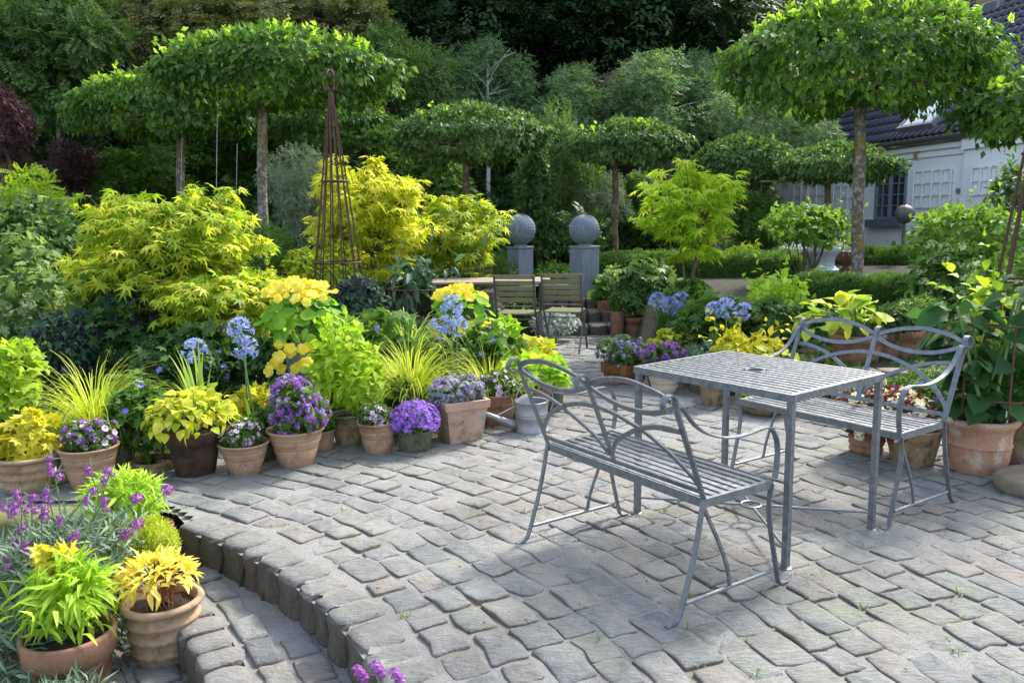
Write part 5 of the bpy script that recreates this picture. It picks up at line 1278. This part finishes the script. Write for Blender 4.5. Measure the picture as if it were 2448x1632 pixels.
R_ = [  # name, label, category, cx, top, bottom, width, Y, leaf, size, material, cover, kw
 ('viburnum_shrub', 'light green cut leaved shrub at the far left above the maple', 'shrub', 62, 395, 520, 180, 9.0, 'pinnate', .15, 'lime', 1.3, dict(droop=.35, k=11, lump=.42)),
 ('dogwood_shrub', 'green shrub with flat pale flower heads at the far left', 'shrub', 75, 450, 700, 330, 8.2, 'oval', .095, 'wood_green', 2.0, dict(k=14, lump=.38, shoots=14)),
 ('astrantia_clump', 'hazy grey green flowering clump at the left edge below the flat heads', 'flower clump', 55, 535, 800, 260, 7.2, 'cut', .075, 'pale_green', 1.7, dict(k=14, lump=.38)),
 ('cerinthe_clump', 'dark purple and blue green cerinthe clump left of the maple', 'flower clump', 140, 690, 900, 190, 6.2, 'oval', .06, 'blue_green', 2.2, dict(k=12, lump=.42)),
 ('ninebark_shrub', 'lime leaved ninebark bush at the left edge above the feverfew pot', 'shrub', 20, 760, 1000, 170, 5.2, 'vine', .055, 'lime', 2.0, dict(k=12, lump=.42, base=.05)),
 ('broadleaf_clump', 'broad green leaves beneath the dogwood at the left', 'plant', 225, 600, 760, 150, 6.9, 'broad', .10, 'mid_green', 1.8, dict(k=10, lump=.42)),
 ('salvia_clump', 'dark clump under the maple with deep violet spikes', 'flower clump', 280, 640, 830, 210, 6.4, 'cut', .06, 'deep_green', 2.0, dict(k=12, lump=.4)),
 ('cranesbill_clump', 'dark green cranesbill with violet flowers below the left maple', 'flower clump', 430, 740, 930, 300, 6.0, 'cut', .07, 'deep_green', 2.2, dict(k=14, lump=.4)),
 ('cranesbill_clump', 'green cranesbill clump behind the golden grass and coleus', 'flower clump', 330, 850, 1010, 200, 5.35, 'cut', .06, 'mid_green', 2.0, dict(k=12, lump=.4)),
 ('coleus_clump', 'lime coleus low behind the petunia and verbena pots', 'plant', 605, 880, 960, 150, 5.45, 'broad', .065, 'yellow', 2.0, dict(k=10, lump=.42)),
 ('shade_clump', 'dark undergrowth between the agapanthus and the nasturtium vase', 'plant', 620, 760, 960, 190, 6.1, 'oval', .075, 'deep_green', 2.2, dict(k=12, lump=.42)),
 ('honeysuckle_shrub', 'yellow leaved shrub left of the nasturtium vase', 'shrub', 590, 620, 790, 170, 6.9, 'oval', .07, 'acer_yellow', 1.8, dict(k=12, lump=.42, shoots=8)),
 ('geranium_mound', 'fresh green cut leaved geranium mound right of the nasturtium vase', 'flower clump', 845, 690, 870, 210, 6.35, 'cut', .085, 'mid_green', 2.4, dict(k=12, lump=.42)),
 ('cerinthe_clump', 'blue green cerinthe with dark flower heads at the obelisk foot', 'flower clump', 825, 630, 740, 130, 7.1, 'oval', .06, 'blue_green', 2.2, dict(k=10, lump=.42)),
 ('geranium_mound', 'green geranium with violet flowers below the nasturtium bowl', 'flower clump', 1110, 720, 880, 190, 6.5, 'cut', .075, 'mid_green', 2.4, dict(k=12, lump=.42)),
 ('heuchera_clump', 'golden heuchera mound near the folding chairs at the path edge', 'plant', 1212, 768, 850, 125, 6.75, 'vine', .085, 'coleus', 2.2, dict(k=10, lump=.45, base=.0)),
 ('heuchera_clump', 'pale lime heuchera behind the golden mound, below the chairs', 'plant', 1150, 722, 800, 110, 7.2, 'vine', .10, 'lime_bright', 2.0, dict(k=9, lump=.45, base=.0)),
 ('silver_pot_plant', 'grey variegated plant in the trough behind the folding chairs', 'plant', 1275, 712, 778, 130, 9.7, 'oval', .05, 'silver', 1.6, dict(k=9, lump=.42, base=.0)),
 ('poppy_clump', 'tall grey green poppy leaves left of the wooden table', 'plant', 938, 575, 720, 80, 7.7, 'lance12', .18, 'blue_green', 1.0, dict(k=10, lump=.45, shoots=6)),
 ('yew_bush', 'dark feathery yew bush behind the lichened left trunk', 'shrub', 600, 510, 690, 190, 9.2, 'needle', .15, 'yew_green', 1.7, dict(k=12, lump=.42)),
 ('filler_shrub', 'low yellow green shrub inside the obelisk', 'shrub', 745, 560, 690, 190, 8.9, 'oval', .07, 'acer_yellow', 1.8, dict(k=12, lump=.42, shoots=10)),
 ('box_ball', 'small dark clipped ball beside the left pillar', 'shrub', 1150, 590, 660, 76, 11.2, 'needle', .10, 'yew_green', 2.2, dict(k=8, lump=.5)),
 ('undergrowth_bush', 'dark leafy bush behind the wooden table', 'shrub', 1290, 600, 740, 200, 12.0, 'oval', .08, 'mid_green', 2.0, dict(k=12, lump=.42)),
 ('undergrowth_bush', 'dark leafy bush beneath the wooden table', 'shrub', 1190, 690, 780, 150, 10.2, 'oval', .08, 'deep_green', 2.0, dict(k=10, lump=.42, base=0)),
 # right border
 ('geranium_mound', 'large green geranium mound behind the metal table', 'flower clump', 1650, 670, 850, 240, 7.6, 'cut', .075, 'mid_green', 2.4, dict(k=14, lump=.4, base=.0)),
 ('geranium_mound', 'green geranium mound between the yellow shrub and the hosta', 'flower clump', 1785, 690, 830, 190, 7.4, 'cut', .07, 'wood_green', 2.4, dict(k=12, lump=.42, base=.05)),
 ('mock_orange_shrub', 'yellow green mock orange shrub beside the clipped hedge', 'shrub', 1785, 612, 745, 145, 8.1, 'oval12', .095, 'lime_bright', 1.5, dict(k=10, lump=.42, shoots=10)),
 ('weigela_clump', 'low yellow leaved shrub just behind the metal table', 'shrub', 1725, 762, 850, 170, 6.6, 'oval12', .08, 'yellow', 1.4, dict(k=10, lump=.42, base=.0, shoots=8)),
 ('hosta_clump', 'yellow hosta leaves between the table and the far bench end', 'plant', 1790, 800, 860, 110, 6.15, 'broad12', .12, 'hosta', 1.3, dict(k=8, lump=.5, base=.0)),
 ('salad_clump', 'low grey leaved clump at the table back corner', 'plant', 1620, 790, 860, 110, 7.0, 'lance12', .11, 'grey_green', 1.5, dict(k=8, lump=.5, base=.0)),
 ('artichoke_clump', 'mixed green clump in front of the clipped hedge by the maple stem', 'plant', 1500, 600, 720, 200, 10.2, 'cut', .10, 'wood_green', 2.0, dict(k=12, lump=.42)),
 ('artichoke_clump', 'pale green flowering clump against the far hedge by the right pillar', 'plant', 1425, 610, 700, 100, 10.8, 'oval', .07, 'pale_green', 1.8, dict(k=10, lump=.42)),
 ('fern_clump', 'green leafy clump at the foot of the golden maple', 'plant', 1600, 640, 720, 160, 8.8, 'cut', .08, 'mid_green', 2.0, dict(k=10, lump=.42)),
 ('rose_bush', 'low dark leaved bush in front of the clipped hedge, behind the far bench', 'shrub', 2060, 700, 770, 170, 7.3, 'oval', .065, 'wood_green', 2.0, dict(k=10, lump=.42)),
 ('hydrangea_shrub', 'large light green shrub in front of the cottage wall', 'shrub', 2262, 468, 650, 320, 11.4, 'oval', .12, 'fresh_green', 1.9, dict(k=16, lump=.38, shoots=22)),
 ('hydrangea_shrub', 'dark green hydrangea with pale flower heads beside the clipped hedge', 'shrub', 2170, 550, 760, 210, 8.3, 'oval', .12, 'mid_green', 1.9, dict(k=14, lump=.4, shoots=14)),
 ('hydrangea_shrub', 'green hydrangea behind the right obelisk at the edge', 'shrub', 2310, 560, 800, 190, 7.2, 'oval', .11, 'mid_green', 1.9, dict(k=14, lump=.4, shoots=10)),
 ('sweet_pea_plant', 'bright young leaves climbing the right obelisk', 'plant', 2290, 620, 800, 150, 5.1, 'broad12', .10, 'lime', .8, dict(k=10, lump=.45, shoots=8, base=.0)),
 ('cranesbill_clump', 'grassy green clump between the low wall and the far bench', 'plant', 2130, 840, 960, 190, 5.7, 'lance', .06, 'mid_green', 1.5, dict(k=10, lump=.42, base=.0)),
 ('begonia_clump', 'pale begonia clump below the low wall, behind the bench seat', 'plant', 2000, 860, 950, 180, 5.85, 'oval', .045, 'mid_green', 1.8, dict(k=10, lump=.42, base=.0)),
 ('magnolia_shrub', 'green shrub beside the wall trellis at the right edge', 'shrub', 2330, 370, 520, 130, 12.5, 'lance12', .16, 'wood_green', 1.4, dict(k=10, lump=.42, shoots=8)),
]
for nm, lab, cat, cx, tp, bt_, wd, Y, tpl, sz, mt, cov, kw in R_:
    t, P, U = shrub(nm, lab, cat, cx, tp, bt_, wd, Y, tpl, sz, mt, cov, **kw)
    if 'cerinthe' in nm: flowers(t, P, U, 46, FM['cerinthe'], .055, 'flower_head')
    if 'astrantia' in nm or 'dogwood' in nm: flowers(t, P, U, 22, FM['pale'], .10, 'flower_head', 2.)
    if nm == 'hydrangea_shrub': flowers(t, P, U, 40, FM['pale'], .12, 'flower_head', 1.2)
    if 'cranesbill' in nm or (nm == 'geranium_mound'): flowers(t, P, U, 12, FM['geranium'], .055, 'flower', .6)
    if 'begonia' in nm: flowers(t, P, U, 22, FM['white'], .075, 'flower')
    if 'salvia' in nm: flowers(t, P, U, 34, FM['cerinthe'], .06, 'flower_head', 1.)

acer('golden cut leaved maple filling the left border behind the pots', 385, 430, 770, 400, 7.0, 'acer_yellow', .095, 150, 24)
acer('spreading lower boughs of yellow maple between the left maple and the nasturtium vase', 500, 620, 760, 300, 6.5, 'acer_yellow', .08, 60, 22)
acer('bright golden maple behind the left obelisk', 850, 370, 640, 240, 9.6, 'acer_gold', .11, 110, 24)
acer('yellow green maple beside the left blue stone pillar', 1045, 430, 650, 215, 10.6, 'acer_yellow', .105, 80, 22)
acer('golden maple with slender stems standing right of the far steps', 1598, 372, 612, 225, 9.0, 'acer_lime', .10, 66, 22, trunk_px=1592)

# ================================================================== HEDGES
def hedge(label, x0, x1, ytop, ybot, Y0, Y1, dep, mat='yew_green', size=.075, n=9000, tw=None):
    a = PY(x0, ytop, Y0); b = PY(x1, ytop, Y1); zb = min(gz(a[0], Y0), gz(b[0], Y1)); zt = (a[2]+b[2])/2 if tw is None else tw
    L_ = np.linalg.norm((b-a)[:2]); d = np.append(unit((b-a)[:2]), 0); nn = np.array([-d[1], d[0], 0])
    t = thing('clipped_hedge', label, 'hedge', ((a[0]+b[0])/2, (a[1]+b[1])/2, zb), 'clipped yew hedges')
    H = zt-zb; fa = np.array([L_*H, L_*dep, dep*H*.5, dep*H*.5]); ch_ = rng.choice(4, n, p=fa/fa.sum()); s_, v = rng.random(n), rng.random(n); P = np.zeros((n, 3)); U = np.zeros((n, 3))
    for k in range(4):
        m_ = ch_ == k
        if k == 0: P[m_] = a*[1, 1, 0]+s_[m_, None]*L_*d+np.c_[np.zeros(m_.sum()), np.zeros(m_.sum()), zb+H*v[m_]]; U[m_] = -nn
        if k == 1: P[m_] = a*[1, 1, 0]+s_[m_, None]*L_*d+v[m_, None]*dep*nn+[0, 0, zt]; U[m_] = [0, 0, 1]
        if k >= 2: P[m_] = a*[1, 1, 0]+(0 if k == 2 else L_)*d+s_[m_, None]*dep*nn+np.c_[np.zeros(m_.sum()), np.zeros(m_.sum()), zb+H*v[m_]]; U[m_] = -d if k == 2 else d
    w_ = np.array([noise.noise(Vector(q)*4.) for q in P]); P = P+U*(w_*.085-.03*rng.random(n))[:, None]
    part('foliage', cloud('needle', P, U*.8+rng.normal(size=(n, 3))*.5+[0, 0, .25], rng.normal(size=(n, 3)), size*(.7+.6*rng.random(n))), LM[mat], t, kind='stuff')
    core = np.array([a*[1, 1, 0]+d*(.06+(L_-.12)*i)+nn*(.07+(dep-.14)*j)+[0, 0, z] for z in (zb, zt-.07) for j in (0, 1) for i in (0, 1)])
    part('inner_twigs', (core, [[0, 2, 3, 1], [4, 5, 7, 6], [0, 1, 5, 4], [2, 6, 7, 3], [0, 4, 6, 2], [1, 3, 7, 5]]), TWIG, t)
hedge('nearest clipped yew hedge, in front of the big lichened trunk at right', 1838, 2118, 656, 745, 9.0, 8.6, .75, n=16000, size=.085)
hedge('clipped yew hedge right of the stone pillar, behind the golden maple', 1374, 1840, 596, 660, 12.0, 11.8, .7, n=9000, size=.11)
hedge('farthest clipped yew hedge below the cottage window', 1840, 2230, 584, 630, 13.6, 13.2, .7, n=8000, size=.11)
hedge('clipped yew hedge behind the wooden table and yellow maples', 900, 1170, 600, 660, 12.6, 12.4, .6, n=5000, size=.11)
# planters' plants
for t, c in urns: mound(t, c, .20, .08, 'lance12', .12, 'silver', 1.3, .4, spread=.8)
mound(planter_, PLANTER_TOP, .26, .07, 'oval', .06, 'silver', 1.8, .9)
t, P, U = shrub('standard_shrub', 'light green umbrella shaped shrub on thin stems before the octagonal planter', 'shrub', 1848, 460, 572, 255, 10.8, 'oval12', .10, 'fresh_green', 1.6, .85, k=15, lump=.4, shoots=12, base=.45)
b0 = PY(1866, 625, 10.8)
for e in ((1842, 560), (1872, 560), (1895, 555)): part('trunk', tube(spline([b0, (b0+PY(e[0], e[1], 10.8))/2+[.02, 0, 0], PY(e[0], e[1], 10.8)], 8), [.022, .021, .02, .019, .018, .017, .016, .015], 8), BARKD, t)

# ================================================================== TABLE-TOPPED TREES
pleached('large table topped hornbeam at the right, its flat crown over the cottage roof', 1968, 640, 10.0, .138, 1715, 2250, 35, 232, .105, 2.6, 'hornbeam_green', 60, lean=8)
pleached('dark hornbeam crown at the right edge behind the obelisk', 2440, 640, 9.2, .13, 2230, 2520, 185, 310, .10, 2.2, 'hornbeam_green', 20)
pleached('big table topped hornbeam behind the left obelisk on a lichened trunk', 604, 640, 10.6, .125, 385, 865, 100, 225, .10, 2.6, 'hornbeam_green', 60)
pleached('table topped hornbeam behind and left of the big one, with wires', 414, 520, 13.0, .13, 190, 560, 190, 295, .105, 2.2, 'hornbeam_green', 60)
pleached('table topped hornbeam on a thin pale trunk between the two left ones', 556, 560, 16.0, .12, 420, 760, 255, 345, .11, 2.0, 'hornbeam_green', 30)
pleached('distant hornbeam trunk right of the big lichened trunk', 643, 560, 15.0, .13, 560, 880, 240, 330, .11, 2.0, 'hornbeam_green', 30)
pleached('table topped hornbeam in the middle, left of the ivy clad post', 1071, 560, 13.0, .115, 920, 1240, 262, 355, .085, 3.0, 'wood_green', 12, bark=BARKD)
pleached('table topped hornbeam on a slim brown trunk right of the right pillar', 1412, 585, 13.6, .105, 1330, 1565, 292, 365, .085, 3.0, 'wood_green', 12, bark=BARKD)
pleached('clipped hornbeam crown behind the golden maple at right', 1700, 585, 16.0, .11, 1600, 1820, 330, 415, .08, 3.2, 'wood_green', 6, bark=BARKD)
pleached('small clipped hornbeam before the cottage, above the umbrella shrub', 1900, 560, 15.0, .12, 1800, 2045, 345, 408, .08, 3.2, 'wood_green', 6, bark=BARKD)
for x, y0, y1, Y, lab in ((418, 300, 480, 12.5, 'thin string hanging beside the left far trunk'), (500, 200, 430, 10.4, 'thin string hanging from the big hornbeam crown'), (545, 330, 470, 12.0, 'thin string hanging beside the thin pale trunk')):
    single('hanging_string', lab, 'string', tube([PY(x, y0, Y), PY(x-3, y1, Y)], .0035, 4), STRING)

# ================================================================== BACKGROUND TREES AND WOOD
def crownmesh(tpl, mat, n, k, lump, droop, flat=.5, size=.16):
    P, U = lumps((0, 0, 0), (1, 1, 1), n, k, lump, .25); return mesh('crown', leaves(P, U, tpl, size, droop, .55, flat), LM[mat])
KINDS = dict(
    ash=[crownmesh('pinnate', 'wood_green', 2600, 44, .22, .35, .7, .24) for _ in range(2)],
    beech=[crownmesh('sprig', 'wood_green', 4200, 44, .22, .35, .6, .17) for _ in range(2)],
    birch=[crownmesh('sprig', 'birch_green', 4400, 56, .19, .6, .4, .14) for _ in range(2)],
    purple=[crownmesh('sprig', 'purple_leaf', 4200, 20, .34, .3, .4, .18)],
    bronze=[crownmesh('sprigbroad', 'bronze_green', 3600, 50, .20, .5, .5, .14)],
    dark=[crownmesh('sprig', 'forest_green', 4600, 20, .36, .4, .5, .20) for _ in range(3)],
    pale=[crownmesh('sprigfine', 'grey_green', 4200, 40, .24, .2, .4, .17)],
    mid=[crownmesh('sprigbroad', 'mid_green', 4200, 44, .22, .4, .5, .15) for _ in range(2)])
def tree(label, kind, cx, top, bot, wpx, Y, tpx=None, tr=.07, bark=BARKD, cat='tree', name='woodland_tree', group='trees and shrubs behind the garden', dep=.8):
    p = PY(cx, (top+bot)/2, Y); q = pxm(Y); a, c = wpx/2*q, (bot-top)/2*q; gx = PY(tpx if tpx else cx, bot, Y)[0]; zg = gz(gx, Y)
    t = thing(name, label, cat, (gx, Y, min(zg, p[2]-c*.7)), group)
    me = KINDS[kind][rng.integers(len(KINDS[kind]))]; o = bpy.data.objects.new('crown', me); COL.objects.link(o); o.parent = t; o['kind'] = 'stuff'
    o.matrix_basis = Matrix.Translation(Vector(p)-t.location) @ Matrix.Rotation(rng.random()*6.28, 4, 'Z') @ Matrix.Diagonal((a, a*dep if False else a, c, 1))
    trunk(t, t.location, p+np.array([0, 0, c*.5]), tr, tr*.4, bark, .12)
    L_ = []
    for k in range(9):
        s0 = p+np.array([0, 0, c*(rng.random()*1.1-.7)]); e = p+rdir(1, .3)[0]*np.array([a, a, c])*.85; L_.append(tube(spline([s0, (s0+e)/2+[0, 0, .06], e], 6), np.linspace(tr*.35, tr*.08, 6), 5))
    part('branches', join(*L_), bark, t, kind='stuff')
BT = [
 ('light feathery ash sapling with a straight pale stem, top left', 'ash', 125, -40, 300, 330, 15.0, 132, .05, BARK),
 ('dark purple leaved shrub at the left edge', 'purple', 10, 210, 390, 150, 12.0, 40, .05, BARKD),
 ('purple tinged shrub in the shade left of the far hornbeam', 'purple', 170, 330, 450, 140, 13.4, 170, .05, BARKD),
 ('ferny green tree hanging behind the left hornbeam', 'mid', 330, 330, 520, 260, 14.2, 330, .05, BARKD),
 ('bronze tinted katsura tree above the left hornbeams', 'bronze', 430, -30, 220, 380, 17.0, 450, .08, BARK),
 ('olive leaved tree at the top behind the big left hornbeam', 'bronze', 700, -60, 200, 420, 17.5, 640, .08, BARK),
 ('green beech behind the left obelisk top', 'beech', 880, 60, 330, 300, 17.0, 880, .07, BARKD),
 ('dark shrub under the big left hornbeam', 'mid', 480, 340, 560, 330, 15.5, 480, .05, BARKD),
 ('pale grey leaved shrub between the trunks and the obelisk', 'pale', 690, 340, 560, 190, 12.5, 690, .04, BARKD, 'shrub'),
 ('green bush behind the golden maple and the obelisk', 'mid', 840, 280, 480, 220, 14.5, 840, .05, BARKD, 'shrub'),
 ('birch with fluttering leaves right of the middle hornbeam', 'birch', 1120, 90, 300, 230, 19.0, 1120, .06, BIRCH),
 ('young tree with bright leaves behind the left pillar ball', 'beech', 1290, 250, 560, 200, 15.0, 1290, .05, BARKD),
 ('birch with a white trunk glimpsed above the right pillar', 'birch', 1330, 150, 360, 260, 18.5, 1361, .07, BIRCH),
 ('tall birch left of the right hornbeam crown', 'birch', 1520, 120, 340, 330, 18.5, 1430, .06, BIRCH),
 ('silvery willow shrub behind the right pillar ball', 'pale', 1385, 400, 570, 150, 14.6, 1385, .04, BARKD, 'shrub'),
 ('green shrub between the slim trunk and the golden maple', 'mid', 1480, 400, 590, 170, 15.2, 1480, .04, BARKD, 'shrub'),
 ('shrub in the shade behind the middle hornbeam trunk', 'mid', 1000, 340, 560, 260, 15.0, 1000, .05, BARKD, 'shrub'),
 ('clipped looking dome shaped tree left of the big right hornbeam', 'birch', 1600, 120, 330, 200, 20.0, 1610, .07, BARKD),
 ('leafy shrub in the shade at the left end of the cottage', 'mid', 1735, 430, 610, 150, 15.5, 1735, .05, BARKD, 'shrub'),
 ('birch before the cottage roof, left of the big right trunk', 'birch', 1740, 190, 400, 260, 17.5, 1735, .04, BIRCH),
 ('leafy birch thin before the cottage eaves', 'birch', 1850, 265, 400, 170, 17.0, 1850, .03, BIRCH),
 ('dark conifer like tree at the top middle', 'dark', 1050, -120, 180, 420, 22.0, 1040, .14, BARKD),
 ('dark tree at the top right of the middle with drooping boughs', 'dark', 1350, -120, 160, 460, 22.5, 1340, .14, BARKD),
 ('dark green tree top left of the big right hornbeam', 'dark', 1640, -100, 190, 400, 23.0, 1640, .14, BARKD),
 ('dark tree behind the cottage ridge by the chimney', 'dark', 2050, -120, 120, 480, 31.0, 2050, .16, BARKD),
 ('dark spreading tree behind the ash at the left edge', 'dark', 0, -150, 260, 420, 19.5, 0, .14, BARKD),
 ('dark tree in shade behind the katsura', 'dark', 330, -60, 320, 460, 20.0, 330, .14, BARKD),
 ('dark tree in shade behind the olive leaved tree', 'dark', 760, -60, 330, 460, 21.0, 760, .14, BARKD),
]
for b in BT: tree(*b[:10], *(b[10:]))
# ivy clad post
p = PY(1238, 560, 13.2); t = thing('ivy_column', 'dark column of climbing ivy behind the left pillar', 'climber', (p[0], 13.2, .55)); zt_ = PY(1238, 330, 13.2)[2]
part('post', tube([(p[0], 13.2, .5), (p[0], 13.2, zt_)], .07), BARKD, t); P, U = lumps((p[0], 13.2, (zt_+.6)/2), (.26, .26, (zt_-.5)/2), 2400, 16, .4, .1); part('foliage', leaves(P, U, 'broad', .09, .6, .5, .3), LM['deep_green'], t, kind='stuff')
# ground cover in the borders and the wood on the bank
def scatter(name, n, xr, yr, tpl, size, mat, h, test, kind='stuff'):
    X = xr[0]+(xr[1]-xr[0])*rng.random(n*2); Y = yr[0]+(yr[1]-yr[0])*rng.random(n*2); P = np.array([(x, y, gz(x, y)+h*rng.random()) for x, y in zip(X, Y) if test(x, y)])[:n]; m_ = len(P)
    part(name, cloud(tpl, P, np.c_[rng.normal(size=(m_, 2)), .35+.5*rng.random(m_)], np.tile([0, -.3, 1.], (m_, 1))+rng.normal(size=(m_, 3))*.4, size*(.6+.8*rng.random(m_))), LM[mat], kind=kind)
scatter('ground_cover', 15000, (-7, 0), (4.6, 13), 'cut', .085, 'deep_green', .16, lambda x, y: not inpoly(x, y) and (x < -.4 or y > 11.5) and y > 4.3 and abs(x) < y*.72+.3)
scatter('ground_cover', 10000, (1.4, 9), (4.2, 8.4), 'cut', .085, 'deep_green', .14, lambda x, y: not inpoly(x, y) and x < y*.72+.6)
scatter('ground_cover', 4000, (-4, -1.6), (1.6, 4.1), 'thin', .10, 'grey_green', .10, lambda x, y: x < -1.95-.0*y and not inpoly(x, y))
scatter('undergrowth', 24000, (-15, 11), (13, 22), 'sprigbroad', .26, 'deep_green', .8, lambda x, y: abs(x) < y*.72+1 and x < 4.2-.25*(y-13) and not (x > 1.5 and y < 14.5))
def wood():
    n = 46000; Y = 20+15*rng.random(n); X = (rng.random(n)*2-1)*(Y*.75+2); Z = np.array([gz(x, y) for x, y in zip(X, Y)]); hgt = 1.5+4.5*rng.random(n)**.8
    nzv = np.array([noise.noise(Vector((x*.45, y*.45, h*.5))) for x, y, h in zip(X, Y, hgt)]); keep = (nzv > -.12) & ~((X > 6.5) & (Y < 33) & (X > 6.5+(24-Y)*-.25))
    P = np.c_[X, Y, Z+hgt][keep]; m_ = len(P)
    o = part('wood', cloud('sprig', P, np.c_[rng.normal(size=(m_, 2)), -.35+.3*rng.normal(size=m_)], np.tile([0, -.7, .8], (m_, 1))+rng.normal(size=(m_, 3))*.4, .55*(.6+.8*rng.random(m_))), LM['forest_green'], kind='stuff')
wood()
for k, (x, Y) in enumerate(((-9, 24), (-6.5, 23), (-3.6, 24.5), (-.8, 23.5), (1.6, 25), (4.2, 24), (6.2, 27), (-12, 25))):
    lab = ['far dark trunk in the wood, leftmost', 'far dark trunk above the ash sapling', 'far dark trunk behind the katsura', 'far dark trunk above the obelisk', 'far dark trunk above the middle hornbeam', 'far dark trunk above the right pillar', 'far dark trunk left of the cottage roof', 'far dark trunk deep in the wood at the left edge'][k]
    t = thing('forest_tree', lab, 'tree', (x, Y, gz(x, Y)), 'trunks in the wood'); trunk(t, (x, Y, gz(x, Y)-.2), (x+.5*(rng.random()-.5), Y, gz(x, Y)+11), .19, .09, BARKD, .3)
    o = bpy.data.objects.new('crown', KINDS['dark'][k % 3]); COL.objects.link(o); o.parent = t; o['kind'] = 'stuff'; o.matrix_basis = Matrix.Translation((0, 0, 8)) @ Matrix.Diagonal((2.6, 2.2, 4., 1))

# weeds in the joints, crumbs and fallen bits on the setts
WP = []
while len(WP) < 90:
    x, y = -2.2+5.4*rng.random(), 1.6+6*rng.random()
    if inpoly(x, y) and noise.noise(Vector((x, y, 0))*.9) > -.05: WP.append((x, y, 0.))
part('weeds', join(*[blades(p_, 9, .022+.02*rng.random(), 1.6, .0035, 3, 1., .018) for p_ in WP]), LM['pale_green'], kind='stuff')
n_ = 900; X = -2.5+6*rng.random(n_*2); Y = 1.4+5.5*rng.random(n_*2)**1.3; ok = np.array([inpoly(x, y) and noise.noise(Vector((x*1.4, y*1.4, 3))) > -.1 for x, y in zip(X, Y)]); P = np.c_[X, Y, .009+.004*rng.random(n_*2)][ok][:n_]
DEB = plain('litter_brown', (.12, .075, .04), .9, 0, .6, 40)
part('fallen_litter', cloud('broad', P, np.c_[rng.normal(size=(len(P), 2)), .05*rng.normal(size=len(P))], np.tile([0, 0, 1.], (len(P), 1))+rng.normal(size=(len(P), 3))*.3, .006+.010*rng.random(len(P))**3), DEB, kind='stuff')
